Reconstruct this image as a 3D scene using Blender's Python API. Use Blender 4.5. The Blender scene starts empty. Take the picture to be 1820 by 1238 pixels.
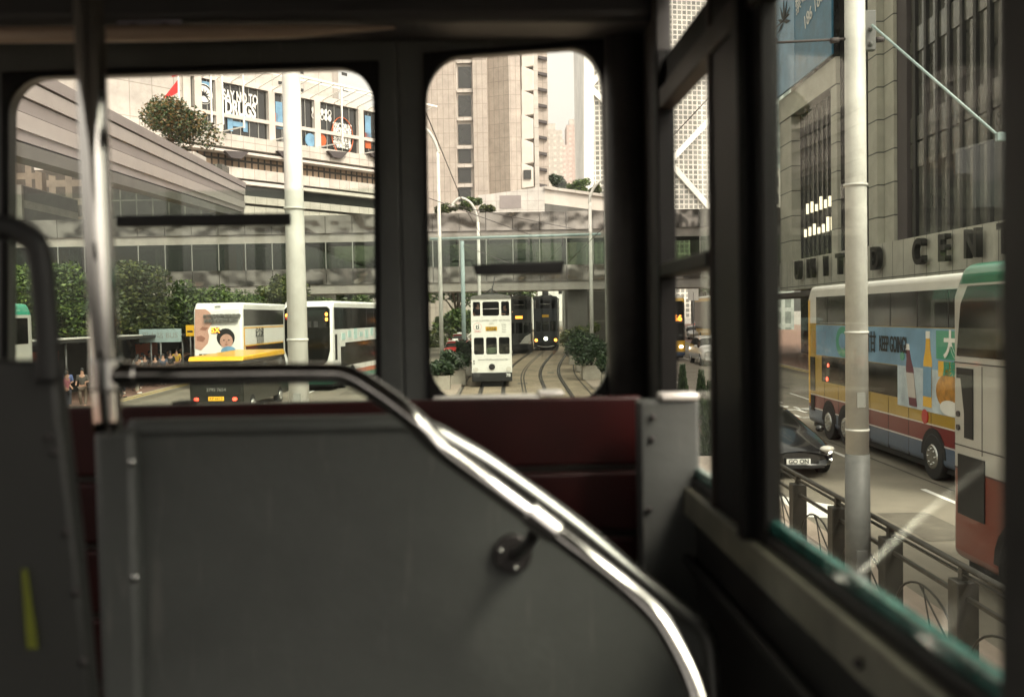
import bpy, bmesh, math, random
from mathutils import Vector, Matrix
random.seed(7)
R = math.radians
sc = bpy.context.scene
COL = sc.collection
V = Vector
# ------------------------------------------------------------------ camera
FPX = 1750.0
CAM = V((0, 0, 3.7))
def cam_basis(psi=R(0.16), th=R(1.93), rho=R(1.0)):
    f = V((math.sin(psi)*math.cos(th), math.cos(psi)*math.cos(th), -math.sin(th)))
    r0 = f.cross(V((0, 0, 1))).normalized(); u0 = r0.cross(f)
    r = math.cos(rho)*r0 - math.sin(rho)*u0
    u = math.sin(rho)*r0 + math.cos(rho)*u0
    return f, r, u
F_, R_, U_ = cam_basis()
cd = bpy.data.cameras.new('camera'); cam = bpy.data.objects.new('camera', cd); COL.objects.link(cam)
m = Matrix.Identity(4)
for i in range(3):
    m[i][0] = R_[i]; m[i][1] = U_[i]; m[i][2] = -F_[i]; m[i][3] = CAM[i]
cam.matrix_world = m
cd.sensor_width = 36; cd.lens = FPX/1820*36; cd.clip_start = 0.02; cd.clip_end = 4000
cd.dof.use_dof = True; cd.dof.focus_distance = 55; cd.dof.aperture_fstop = 3.8
sc.camera = cam
def ray(px, py): return F_ + R_*((px-910)/FPX) + U_*((619-py)/FPX)
def PY(px, py, Y): d = ray(px, py); return CAM + d*((Y-CAM.y)/d.y)
def PXX(px, py, X): d = ray(px, py); return CAM + d*(X/d.x)
def PZ(px, py, z): d = ray(px, py); return CAM + d*((z-CAM.z)/d.z)
def gz(y):
    if y < 38: return 0.0
    return min(y-38, 112)*0.016
# ------------------------------------------------------------------ materials
def nt(name):
    M = bpy.data.materials.new(name); M.use_nodes = True
    n = M.node_tree.nodes; l = M.node_tree.links
    return M, n, l, n['Principled BSDF']
def noise_to_color(n, l, b, col, var, scale, src=None):
    tc = n.new('ShaderNodeTexCoord')
    no = n.new('ShaderNodeTexNoise'); no.inputs['Scale'].default_value = scale; no.inputs['Detail'].default_value = 7
    no.inputs['Roughness'].default_value = .65
    l.new(tc.outputs['Object'], no.inputs['Vector'])
    mr = n.new('ShaderNodeMapRange'); mr.inputs[1].default_value = .3; mr.inputs[2].default_value = .7
    mr.inputs[3].default_value = 1-var; mr.inputs[4].default_value = 1+var*.6
    l.new(no.outputs['Fac'], mr.inputs[0])
    mx = n.new('ShaderNodeMix'); mx.data_type = 'RGBA'; mx.blend_type = 'MULTIPLY'; mx.inputs[0].default_value = 1
    if src: l.new(src, mx.inputs[6])
    else: mx.inputs[6].default_value = (*col, 1)
    l.new(mr.outputs[0], mx.inputs[7])
    l.new(mx.outputs[2], b.inputs['Base Color'])
    return no
def mat(name, col, rough=.6, metal=0, var=.15, scale=2.0, bump=0, bscale=8, coat=0, spec=.5, em=None, ems=0, bdist=.05, bdet=4):
    M, n, l, b = nt(name)
    b.inputs['Roughness'].default_value = rough; b.inputs['Metallic'].default_value = metal
    b.inputs['Specular IOR Level'].default_value = spec
    b.inputs['Coat Weight'].default_value = coat; b.inputs['Coat Roughness'].default_value = .06
    b.inputs['Base Color'].default_value = (*col, 1)
    if var: noise_to_color(n, l, b, col, var, scale)
    if bump:
        tc = n.new('ShaderNodeTexCoord'); no = n.new('ShaderNodeTexNoise'); no.inputs['Scale'].default_value = bscale
        no.inputs['Detail'].default_value = bdet
        l.new(tc.outputs['Object'], no.inputs['Vector'])
        bp = n.new('ShaderNodeBump'); bp.inputs['Strength'].default_value = bump; bp.inputs['Distance'].default_value = bdist
        l.new(no.outputs['Fac'], bp.inputs['Height']); l.new(bp.outputs[0], b.inputs['Normal'])
    if em:
        b.inputs['Emission Color'].default_value = (*em, 1); b.inputs['Emission Strength'].default_value = ems
    return M
def grid_mat(name, col, mortar, w, h, ms=.02, d=(1, 0), rough=.6, var=.22, offset=0.0, metal=0, mort_rough=None, col2=None, coord='Object', vscale=.6):
    """panel joints: u along horizontal direction d, v = z, in object metres"""
    M, n, l, b = nt(name)
    b.inputs['Roughness'].default_value = rough; b.inputs['Metallic'].default_value = metal
    tc = n.new('ShaderNodeTexCoord')
    dp = n.new('ShaderNodeVectorMath'); dp.operation = 'DOT_PRODUCT'; dp.inputs[1].default_value = (d[0], d[1], 0)
    l.new(tc.outputs[coord], dp.inputs[0])
    sp = n.new('ShaderNodeSeparateXYZ'); l.new(tc.outputs[coord], sp.inputs[0])
    cb = n.new('ShaderNodeCombineXYZ'); l.new(dp.outputs['Value'], cb.inputs[0]); l.new(sp.outputs[2], cb.inputs[1])
    br = n.new('ShaderNodeTexBrick'); br.offset = offset; br.squash = 1
    br.inputs['Scale'].default_value = 1; br.inputs['Brick Width'].default_value = w; br.inputs['Row Height'].default_value = h
    br.inputs['Mortar Size'].default_value = ms; br.inputs['Mortar Smooth'].default_value = .1; br.inputs['Bias'].default_value = 0
    c2 = col2 or tuple(c*.93 for c in col)
    br.inputs['Color1'].default_value = (*col, 1); br.inputs['Color2'].default_value = (*c2, 1); br.inputs['Mortar'].default_value = (*mortar, 1)
    l.new(cb.outputs[0], br.inputs['Vector'])
    noise_to_color(n, l, b, col, var, vscale, br.outputs['Color'])
    if mort_rough is not None:
        mr = n.new('ShaderNodeMapRange'); mr.inputs[3].default_value = rough; mr.inputs[4].default_value = mort_rough
        l.new(br.outputs['Fac'], mr.inputs[0]); l.new(mr.outputs[0], b.inputs['Roughness'])
    return M
def band_mat(name, bands, zmax=6.0, rough=.3, coat=.4, tilt=0.0, var=.12):
    """painted bands by object height: bands = [(z0, col), ...]"""
    M, n, l, b = nt(name)
    b.inputs['Roughness'].default_value = rough; b.inputs['Coat Weight'].default_value = coat
    tc = n.new('ShaderNodeTexCoord'); sp = n.new('ShaderNodeSeparateXYZ'); l.new(tc.outputs['Object'], sp.inputs[0])
    ma = n.new('ShaderNodeMath'); ma.operation = 'MULTIPLY_ADD'; l.new(sp.outputs[1], ma.inputs[0]); ma.inputs[1].default_value = tilt
    l.new(sp.outputs[2], ma.inputs[2])
    dv = n.new('ShaderNodeMath'); dv.operation = 'DIVIDE'; l.new(ma.outputs[0], dv.inputs[0]); dv.inputs[1].default_value = zmax
    cr = n.new('ShaderNodeValToRGB'); cr.color_ramp.interpolation = 'CONSTANT'
    e = cr.color_ramp.elements
    e[0].position = 0; e[0].color = (*bands[0][1], 1); e[1].position = bands[1][0]/zmax; e[1].color = (*bands[1][1], 1)
    for z, c in bands[2:]:
        q = e.new(z/zmax); q.color = (*c, 1)
    l.new(dv.outputs[0], cr.inputs[0])
    noise_to_color(n, l, b, (1, 1, 1), var, 1.2, cr.outputs[0])
    return M
def glass_mat(name, tint=(.9, .94, .92), refl=1.0, rough=0.0, base=.04):
    M = bpy.data.materials.new(name); M.use_nodes = True; n = M.node_tree.nodes; l = M.node_tree.links; n.clear()
    o = n.new('ShaderNodeOutputMaterial'); tr = n.new('ShaderNodeBsdfTransparent'); tr.inputs[0].default_value = (*tint, 1)
    gl = n.new('ShaderNodeBsdfGlossy'); gl.inputs['Roughness'].default_value = rough
    lw = n.new('ShaderNodeLayerWeight'); lw.inputs[0].default_value = .5
    p = n.new('ShaderNodeMath'); p.operation = 'POWER'; l.new(lw.outputs['Facing'], p.inputs[0]); p.inputs[1].default_value = 5
    q = n.new('ShaderNodeMath'); q.operation = 'MULTIPLY_ADD'; q.use_clamp = True; l.new(p.outputs[0], q.inputs[0])
    q.inputs[1].default_value = .96*refl; q.inputs[2].default_value = base*refl
    mx = n.new('ShaderNodeMixShader'); l.new(q.outputs[0], mx.inputs[0]); l.new(tr.outputs[0], mx.inputs[1]); l.new(gl.outputs[0], mx.inputs[2])
    l.new(mx.outputs[0], o.inputs[0]); return M
def leaf_mat(name, c1, c2, c3):
    M, n, l, b = nt(name); b.inputs['Roughness'].default_value = .5
    g = n.new('ShaderNodeNewGeometry'); cr = n.new('ShaderNodeValToRGB'); e = cr.color_ramp.elements
    e[0].color = (*c1, 1); e[1].color = (*c3, 1); q = e.new(.5); q.color = (*c2, 1)
    l.new(g.outputs['Random Per Island'], cr.inputs[0]); l.new(cr.outputs[0], b.inputs['Base Color'])
    return M
K = {}
K['grey_wall'] = mat('painted grey panel', (.060, .063, .060), .5, var=.22, scale=4, bump=.03, bscale=60)
def scuff(M):
    n = M.node_tree.nodes; l = M.node_tree.links; b = n['Principled BSDF']; src = b.inputs['Base Color'].links[0].from_socket
    tc = n.new('ShaderNodeTexCoord'); mp = n.new('ShaderNodeMapping'); mp.inputs['Scale'].default_value = (9, 9, 1.2); mp.inputs['Rotation'].default_value = (0, .5, 0); l.new(tc.outputs['Object'], mp.inputs[0])
    no = n.new('ShaderNodeTexNoise'); no.inputs['Scale'].default_value = 6; no.inputs['Detail'].default_value = 9; no.inputs['Distortion'].default_value = .4; l.new(mp.outputs[0], no.inputs['Vector'])
    mr = n.new('ShaderNodeMapRange'); mr.inputs[1].default_value = .60; mr.inputs[2].default_value = .74; mr.inputs[4].default_value = .35; l.new(no.outputs['Fac'], mr.inputs[0])
    mx = n.new('ShaderNodeMix'); mx.data_type = 'RGBA'; l.new(mr.outputs[0], mx.inputs[0]); l.new(src, mx.inputs[6]); mx.inputs[7].default_value = (.13, .125, .115, 1); l.new(mx.outputs[2], b.inputs['Base Color'])
scuff(K['grey_wall'])
K['grey_dark'] = mat('dark painted metal', (.016, .0155, .0145), .5, var=.25, scale=8, spec=.22)
K['pillar'] = mat('worn grey pillar paint', (.040, .037, .035), .5, var=.35, scale=9, spec=.28)
K['pillar_dark'] = mat('black window frame paint', (.007, .0065, .0065), .5, var=.2, scale=9, spec=.14)
K['brown_frame'] = mat('brownish seal', (.026, .019, .016), .5, var=.2, scale=9, spec=.25)
K['ceil'] = mat('grey ceiling laminate', (.022, .022, .024), .55, var=.08)
K['cove'] = mat('beige cove moulding', (.24, .175, .13), .5, var=.08)
K['chrome'] = mat('polished steel', (.55, .53, .51), .13, 1, var=.08, scale=12)
K['chrome2'] = mat('brushed steel rim', (.5, .5, .48), .25, 1, var=.1, scale=12)
K['wood'] = mat('maroon varnished board', (.026, .0025, .0025), .42, var=.4, scale=5, spec=.25)
K['sill'] = mat('pale aluminium sill', (.72, .68, .65), .35, .3, var=.1, scale=10)
K['sill_strip'] = mat('worn beige sill strip', (.115, .11, .08), .5, var=.6, scale=7)
K['teal'] = mat('green glass edge', (.03, .12, .10), .12, var=.9, scale=14, spec=.9)
K['black'] = mat('matt black', (.008, .008, .008), .6, var=0)
K['rubber'] = mat('black rubber', (.015, .015, .015), .7, var=0)
K['bolt'] = mat('bolt steel', (.05, .045, .045), .4, .7, var=0)
K['yellow'] = mat('yellow paint', (.75, .42, .02), .35, var=.12, coat=.3)
K['lime'] = mat('yellow green sticker', (.09, .10, .006), .5, var=.2, scale=20)
K['winglass'] = glass_mat('cabin window glass', (.97, .97, .955), .45)
K['lowglass'] = glass_mat('lowered window glass', (.86, .90, .87), .45)
K['sideglass'] = glass_mat('side window glass', (.90, .92, .885), .55, base=.045)
K['bridgeglass'] = glass_mat('footbridge glass', (.62, .68, .60), 1.0, base=.06)
K['darkglass'] = mat('dark vehicle glass', (.007, .007, .006), .1, var=0, spec=.32)
K['bldglass'] = mat('dark building glass', (.02, .02, .018), .1, var=.3, scale=.4, spec=.7)
K['white'] = mat('white paint', (.78, .77, .72), .35, var=.08, coat=.2)
K['polewhite'] = mat('white pole paint', (.54, .53, .49), .45, var=.2, scale=2.5)
K['polegrey'] = mat('grey pole base paint', (.13, .13, .125), .55, var=.25, scale=4)
K['polegreen'] = mat('blue grey pole paint', (.28, .36, .36), .5, var=.15)
K['fence'] = mat('brown grey railing paint', (.040, .036, .029), .5, .0, var=.3, scale=6)
K['asphalt'] = mat('pale worn road', (.20, .178, .14), .8, var=.38, scale=.3, bump=.1, bscale=30)
K['track'] = mat('concrete track bed', (.27, .215, .15), .8, var=.42, scale=.45, bump=.12, bscale=18)
K['rail'] = mat('steel tram rail', (.10, .085, .07), .35, .8, var=.3, scale=2)
K['groove'] = mat('dark rail groove', (.035, .03, .026), .8, var=.2)
K['paving'] = grid_mat('pink grey paving', (.38, .31, .25), (.2, .16, .13), 1.2, 1.2, .03, (1, 0), .85)
K['pavebrick'] = mat('red brown pavement', (.22, .13, .10), .85, var=.25, scale=1)
K['kerb'] = mat('kerb stone', (.30, .28, .25), .8, var=.2)
K['marking'] = mat('road marking white', (.80, .79, .74), .6, var=.15, scale=5)
K['ymark'] = mat('road marking yellow', (.60, .42, .08), .6, var=.2, scale=5)
K['stone'] = grid_mat('pale granite tiles', (.40, .345, .30), (.24, .205, .175), 1.05, 2.7, .05, (1, 0), .6)
K['stone2'] = grid_mat('white tiled wall', (.47, .43, .39), (.28, .25, .22), 2.6, 3.6, .05, (1, 0), .6)
K['ledge'] = grid_mat('stone ledge panels', (.50, .46, .41), (.30, .265, .23), 1.6, 6, .05, (1, 0), .6)
K['plainstone'] = mat('plain pale stone', (.56, .51, .46), .6, var=.1, scale=.6)
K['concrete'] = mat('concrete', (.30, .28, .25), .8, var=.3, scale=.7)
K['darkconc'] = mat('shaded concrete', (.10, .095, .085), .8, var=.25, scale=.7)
K['walkclad'] = mat('grey pink cladding', (.36, .325, .31), .5, var=.1, scale=.7)
K['walkclad2'] = mat('darker cladding strip', (.25, .22, .215), .5, var=.1, scale=.7)
K['seam'] = mat('dark seam', (.06, .05, .05), .7, var=0)
K['mirror'] = mat('wavy mirror cladding', (.30, .275, .25), .15, 1, var=.15, scale=.8, bump=.4, bscale=.75, bdist=.4, bdet=.6)
K['frame_al'] = mat('aluminium mullion', (.35, .35, .32), .4, .6, var=.1)
K['wooddoor'] = mat('brown timber panel', (.16, .075, .04), .5, var=.3)
K['uc_stone'] = grid_mat('grey stone slabs', (.42, .41, .34), (.09, .09, .075), 40, 1.7, .04, (0, 1), .6)
K['uc_fascia'] = grid_mat('grey stone fascia', (.45, .44, .37), (.12, .12, .10), 1.35, 5.3, .03, (0, 1), .6)
K['uc_glass'] = mat('smoked curtain wall', (.10, .10, .085), .14, var=.6, scale=.5, spec=.6)
K['letter'] = mat('bronze black letter', (.018, .017, .014), .5, .3, var=0)
K['terr'] = mat('terracotta planter', (.33, .30, .25), .8, var=.25, scale=2)
K['leafA'] = leaf_mat('street tree leaves', (.014, .032, .007), (.042, .078, .016), (.12, .17, .035))
K['leafB'] = leaf_mat('dark shrub leaves', (.010, .022, .010), (.02, .042, .016), (.045, .075, .028))
K['leafC'] = leaf_mat('olive leaves', (.018, .032, .008), (.045, .066, .015), (.12, .13, .03))
K['leafO'] = leaf_mat('leaves with orange bloom', (.014, .034, .008), (.038, .068, .016), (.20, .10, .03))
K['bark'] = mat('bark', (.09, .065, .045), .9, var=.3, scale=3)
K['red'] = mat('red paint', (.45, .02, .015), .35, var=.1, coat=.3)
K['flag'] = mat('red flag cloth', (.65, .02, .02), .7, var=.1)
K['green'] = mat('green paint', (.02, .28, .16), .3, var=.1, coat=.3)
K['orange'] = mat('orange panel', (.50, .10, .02), .5, var=.2)
K['skin'] = mat('skin', (.42, .24, .17), .55, var=.08)
K['hair'] = mat('black hair', (.012, .01, .009), .5, var=0)
K['sky_blue'] = mat('sky blue advert', (.16, .32, .47), .35, var=.35, scale=.9)
K['deep_blue'] = mat('deep blue advert', (.03, .16, .27), .4, var=.4, scale=.8)
K['tail'] = mat('red tail lamp', (.6, .02, .01), .3, var=0, em=(1, .06, .03), ems=3.5)
K['amber'] = mat('amber lamp', (.8, .3, .02), .3, var=0, em=(1, .32, .05), ems=3.5)
K['led'] = mat('orange led', (.8, .25, .02), .4, var=0, em=(1, .30, .04), ems=2.2)
K['head'] = mat('white headlamp', (.9, .9, .85), .2, var=0, em=(1, .93, .8), ems=4)
K['lens'] = mat('clear lamp lens', (.65, .62, .56), .12, var=0, spec=.9)
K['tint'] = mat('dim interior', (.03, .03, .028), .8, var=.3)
K['ink'] = mat('grey ink', (.22, .22, .20), .6, var=0)
K['plate'] = mat('white number plate', (.72, .72, .68), .5, var=0)
K['plate_y'] = mat('yellow number plate', (.8, .45, .03), .5, var=0, em=(1, .5, .03), ems=.15)
K['window_warm'] = mat('lit shop window', (.9, .8, .6), .5, var=0, em=(1, .86, .6), ems=.8)
# ------------------------------------------------------------------ builders
class MB:
    def __init__(s): s.v = []; s.f = []; s.m = []; s.cm = 0; s.mt = Matrix.Identity(4); s.sm = []; s.smooth = False
    def av(s, p): s.v.append(tuple(s.mt @ V(p))); return len(s.v)-1
    def face(s, idx): s.f.append(tuple(idx)); s.m.append(s.cm); s.sm.append(s.smooth)
    def quad(s, *pts): s.face([s.av(p) for p in pts])
    def box(s, x0, x1, y0, y1, z0, z1):
        a = [s.av(p) for p in ((x0,y0,z0),(x1,y0,z0),(x1,y1,z0),(x0,y1,z0),(x0,y0,z1),(x1,y0,z1),(x1,y1,z1),(x0,y1,z1))]
        for q in ((0,3,2,1),(4,5,6,7),(0,1,5,4),(1,2,6,5),(2,3,7,6),(3,0,4,7)): s.face([a[i] for i in q])
        return s
    def ext(s, pts, off):
        """extrude planar polygon by vector"""
        n = len(pts); off = V(off); a = [s.av(p) for p in pts]; b = [s.av(V(p)+off) for p in pts]
        s.face(a[::-1]); s.face(b)
        for i in range(n): j = (i+1) % n; s.face((a[i], a[j], b[j], b[i]))
        return s
    def bar(s, p, q, w, h, up=(0, 0, 1)):
        p, q = V(p), V(q); d = (q-p).normalized(); up = V(up)
        if abs(d.dot(up)) > .98: up = V((0, 1, 0))
        r = d.cross(up).normalized()*w/2; u = r.cross(d).normalized()*h/2
        a = [s.av(p+x) for x in (-r-u, r-u, r+u, -r+u)]; b = [s.av(q+x) for x in (-r-u, r-u, r+u, -r+u)]
        s.face(a[::-1]); s.face(b)
        for i in range(4): j = (i+1) % 4; s.face((a[i], a[j], b[j], b[i]))
        return s
    def tube(s, path, r, n=12, cap=True):
        path = [V(p) for p in path]; rs = r if isinstance(r, (list, tuple)) else [r]*len(path)
        sm0 = s.smooth; s.smooth = True; rings = []; ref = None
        for i, p in enumerate(path):
            d = (path[min(i+1, len(path)-1)]-path[max(i-1, 0)]).normalized()
            if ref is None:
                ref = V((0, 0, 1)) if abs(d.z) < .9 else V((1, 0, 0))
            a = d.cross(ref).normalized(); b = a.cross(d).normalized(); ref = b
            rings.append([s.av(p+(a*math.cos(t)+b*math.sin(t))*rs[i]) for t in [2*math.pi*k/n for k in range(n)]])
        for i in range(len(rings)-1):
            for k in range(n): j = (k+1) % n; s.face((rings[i][k], rings[i][j], rings[i+1][j], rings[i+1][k]))
        s.smooth = sm0
        if cap: s.face(rings[0][::-1]); s.face(rings[-1])
        return s
    def ball(s, c, r, n=10, sc_=(1, 1, 1)):
        c = V(c); sm0 = s.smooth; s.smooth = True; rings = []
        for i in range(1, n//2):
            t = math.pi*i/(n//2)
            rings.append([s.av(c+V((r*sc_[0]*math.sin(t)*math.cos(p), r*sc_[1]*math.sin(t)*math.sin(p), r*sc_[2]*math.cos(t)))) for p in [2*math.pi*k/n for k in range(n)]])
        T = s.av(c+V((0, 0, r*sc_[2]))); B = s.av(c-V((0, 0, r*sc_[2])))
        for k in range(n):
            j = (k+1) % n; s.face((T, rings[0][k], rings[0][j])); s.face((B, rings[-1][j], rings[-1][k]))
            for i in range(len(rings)-1): s.face((rings[i][k], rings[i+1][k], rings[i+1][j], rings[i][j]))
        s.smooth = sm0; return s
    def ring(s, IQ, OQ, ru, rv, off, n=8):
        """plate with a rounded hole. IQ/OQ = bl, br, tr, tl"""
        IQ = [V(p) for p in IQ]; OQ = [V(p) for p in OQ]; off = V(off)
        def bi(Q, u, v): return (Q[0]*(1-u)+Q[1]*u)*(1-v)+(Q[3]*(1-u)+Q[2]*u)*v
        ins, outs = [], []
        for (cu, cv, a0, C, f0, f1) in ((1-ru, rv, -90, (1, 0), (1-ru, 0), (1, rv)), (1-ru, 1-rv, 0, (1, 1), (1, 1-rv), (1-ru, 1)),
                                        (ru, 1-rv, 90, (0, 1), (ru, 1), (0, 1-rv)), (ru, rv, 180, (0, 0), (0, rv), (ru, 0))):
            for i in range(n+1):
                a = R(a0+90*i/n); t = i/n
                ins.append(bi(IQ, cu+ru*math.cos(a), cv+rv*math.sin(a)))
                if t < .5: q = [f0[k]+(C[k]-f0[k])*2*t for k in (0, 1)]
                else: q = [C[k]+(f1[k]-C[k])*(2*t-1) for k in (0, 1)]
                outs.append(bi(OQ, *q))
        N = len(ins)
        A = [s.av(p) for p in ins]; B = [s.av(p) for p in outs]; C2 = [s.av(p+off) for p in ins]; D = [s.av(p+off) for p in outs]
        for i in range(N):
            j = (i+1) % N
            s.face((B[i], B[j], A[j], A[i])); s.face((C2[i], C2[j], D[j], D[i]))
            s.face((A[i], A[j], C2[j], C2[i])); s.face((D[i], D[j], B[j], B[i]))
        return s
    def build(s, name, mats, parent=None, bevel=0, seg=3, loc=None):
        me = bpy.data.meshes.new(name); me.from_pydata(s.v, [], s.f); me.update()
        if not isinstance(mats, (list, tuple)): mats = [mats]
        for x in mats: me.materials.append(K[x] if isinstance(x, str) else x)
        me.polygons.foreach_set('material_index', s.m); me.polygons.foreach_set('use_smooth', s.sm)
        o = bpy.data.objects.new(name, me); COL.objects.link(o)
        if parent: o.parent = parent
        if loc: o.location = loc
        if bevel:
            b = o.modifiers.new('bevel', 'BEVEL'); b.width = bevel; b.segments = seg; b.limit_method = 'ANGLE'; b.angle_limit = R(50)
            for p in me.polygons: p.use_smooth = True
            try: me.set_sharp_from_angle(angle=R(35))
            except Exception: pass
        return o
def tag(o, label, cat, group=None, kind=None):
    o['label'] = label; o['category'] = cat
    if group: o['group'] = group
    if kind: o['kind'] = kind
    return o
def struct(o): o['kind'] = 'structure'; return o
def thing(name, label, cat, loc=(0, 0, 0), rz=0, group=None):
    o = bpy.data.objects.new(name, None); COL.objects.link(o); o.location = loc; o.rotation_euler = (0, 0, rz); o.empty_display_size = .2
    return tag(o, label, cat, group)
def dup(o, label=None, parent=None):
    c = o.copy(); COL.objects.link(c)
    if parent: c.parent = parent
    if label: c['label'] = label
    for ch in [x for x in bpy.data.objects if x.parent == o]: dup(ch, None, c)
    return c
def text(name, s, size, parent, m_, loc, face='F', ext=.004, sx=1, align='CENTER', bold=0, rot=None):
    cu = bpy.data.curves.new('txt', 'FONT'); cu.body = s; cu.size = size; cu.extrude = ext; cu.align_x = align; cu.align_y = 'CENTER'
    cu.offset = bold
    t = bpy.data.objects.new('txt', cu); COL.objects.link(t)
    bpy.context.view_layer.update()
    me = bpy.data.meshes.new_from_object(t.evaluated_get(bpy.context.evaluated_depsgraph_get()))
    bpy.data.objects.remove(t); bpy.data.curves.remove(cu)
    me.materials.clear(); me.materials.append(K[m_])
    o = bpy.data.objects.new(name, me); COL.objects.link(o); o.parent = parent; o.location = loc
    o.rotation_euler = rot or {'F': (R(90), 0, 0), 'L': (R(90), 0, R(-90)), 'R': (R(90), 0, R(90))}[face]
    o.scale = (sx, 1, 1)
    return o
# ------------------------------------------------------------------ light
W = bpy.data.worlds.new('World'); sc.world = W; W.use_nodes = True
wn, wl = W.node_tree.nodes, W.node_tree.links
bg = wn['Background']; sky = wn.new('ShaderNodeTexSky'); sky.sky_type = 'NISHITA'; sky.sun_disc = False
SUN_EL, SUN_AZ = 48, 140    # azimuth measured clockwise from +Y
sky.sun_elevation = R(SUN_EL); sky.sun_rotation = R(SUN_AZ); sky.air_density = 1.6; sky.dust_density = 5.5; sky.ozone_density = .6
hs = wn.new('ShaderNodeHueSaturation'); hs.inputs['Saturation'].default_value = .05; hs.inputs['Value'].default_value = 1.0
wl.new(sky.outputs[0], hs.inputs['Color'])
mxw = wn.new('ShaderNodeMix'); mxw.data_type = 'RGBA'; mxw.blend_type = 'MULTIPLY'; mxw.inputs[0].default_value = 1
mxw.inputs[7].default_value = (1, .935, .83, 1); wl.new(hs.outputs[0], mxw.inputs[6]); wl.new(mxw.outputs[2], bg.inputs[0])
bg.inputs[1].default_value = .15
sl = bpy.data.lights.new('sun', 'SUN'); sl.energy = 1.15; sl.angle = R(15); sl.color = (1, .90, .76)
so = bpy.data.objects.new('sun', sl); COL.objects.link(so)
sd = V((math.sin(R(SUN_AZ))*math.cos(R(SUN_EL)), math.cos(R(SUN_AZ))*math.cos(R(SUN_EL)), math.sin(R(SUN_EL))))
so.rotation_euler = sd.to_track_quat('Z', 'Y').to_euler()
sc.view_settings.view_transform = 'Standard'; sc.view_settings.look = 'None'; sc.view_settings.gamma = 1
sc.view_settings.exposure = 1.3
sc.render.engine = 'CYCLES'
# ------------------------------------------------------------------ setting: ground
def strip(name, m_, x0, x1, ys, dz, x0f=None, x1f=None):
    b = MB(); prev = None
    for y in ys:
        z = gz(y)+dz; a = x0f(y) if x0f else x0; c = x1f(y) if x1f else x1
        cur = (b.av((a, y, z)), b.av((c, y, z)))
        if prev: b.face((prev[0], prev[1], cur[1], cur[0]))
        prev = cur
    return b
YS = [-30, 0, 20, 30, 38]+list(range(42, 151, 4))+[200, 400, 900, 2000]
g = strip('ground', 'asphalt', -900, 900, YS, -.02); struct(g.build('ground', 'concrete'))
def shift(y):   # tracks bend to the right in the distance
    t = max(0, min(1, (y-52)/45)); return 3.0*(t*t*(3-2*t)) + (max(0, y-97)*.035)
YF = [-30, 0, 20, 30, 38]+[40+2*i for i in range(56)]
struct(strip('', '', -17.4, -4.1, YF, 0, lambda y: -19.7 if y < 37 else -17.4, lambda y: -4.1+shift(y)*.5).build('road', 'asphalt')).name = 'road_left'
struct(strip('', '', 5.2, 16.5, YF, 0).build('road', 'asphalt')).name = 'road_right'
struct(strip('', '', -2.5, 4.0, YF, .004, lambda y: -2.35+shift(y)*.75, lambda y: 3.95+shift(y)).build('track_bed', 'track'))
struct(strip('', '', 0, 0, YF, .10, lambda y: -4.1+shift(y)*.5, lambda y: -2.35+shift(y)*.75-.02).build('pavement_island', 'paving'))
b = MB()
for y in YF[:-1]:
    pass
k = strip('', '', 3.97, 5.2, YF, .03, lambda y: 3.97+shift(y), lambda y: 5.2+shift(y)*1.1); struct(k.build('pavement_verge', 'paving'))
struct(strip('', '', -40, -17.4, YF, .13, None, lambda y: -19.7 if y < 37 else -17.4).build('pavement_far', 'pavebrick'))
struct(strip('', '', 16.5, 40, YF, .13).build('pavement_right', 'pavebrick'))
# kerbs
kb = MB()
for (xa, xb) in ((-17.6, -17.38), (16.3, 16.52)):
    pv = None
    for y in YF:
        if xa < 0: xa, xb = (-19.9, -19.68) if y < 37 else (-17.6, -17.38)
        z = gz(y); cur = [kb.av(p) for p in ((xa, y, z-.02), (xb, y, z-.02), (xb, y, z+.14), (xa, y, z+.14))]
        if pv:
            for i in range(4): j = (i+1) % 4; kb.face((pv[i], pv[j], cur[j], cur[i]))
        pv = cur
struct(kb.build('kerb', 'kerb'))
# rails
rb = MB(); gb = MB()
for c in (-.85, 2.2):
    for sx in (-.533, .533):
        for w, dz, B in ((.10, .012, gb), (.035, .020, rb)):
            pv = None
            for y in YF:
                x = c+sx+shift(y); z = gz(y)+dz; cur = (B.av((x-w, y, z)), B.av((x+w, y, z)))
                if pv: B.face((pv[0], pv[1], cur[1], cur[0]))
                pv = cur
    for sx in (-1.45, 1.45):
        pv = None
        for y in YF:
            x = c+sx+shift(y); z = gz(y)+.008; cur = (gb.av((x-.035, y, z)), gb.av((x+.035, y, z)))
            if pv: gb.face((pv[0], pv[1], cur[1], cur[0]))
            pv = cur
for y in (44, 52, 60, 69, 80, 92):
    z = gz(y)+.036; gb.quad((4.05+shift(y), y, z), (5.2+shift(y), y, z), (5.2+shift(y), y+.12, z), (4.05+shift(y), y+.12, z))
struct(rb.build('tram_rails', 'rail')); struct(gb.build('rail_grooves', 'groove'))
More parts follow.
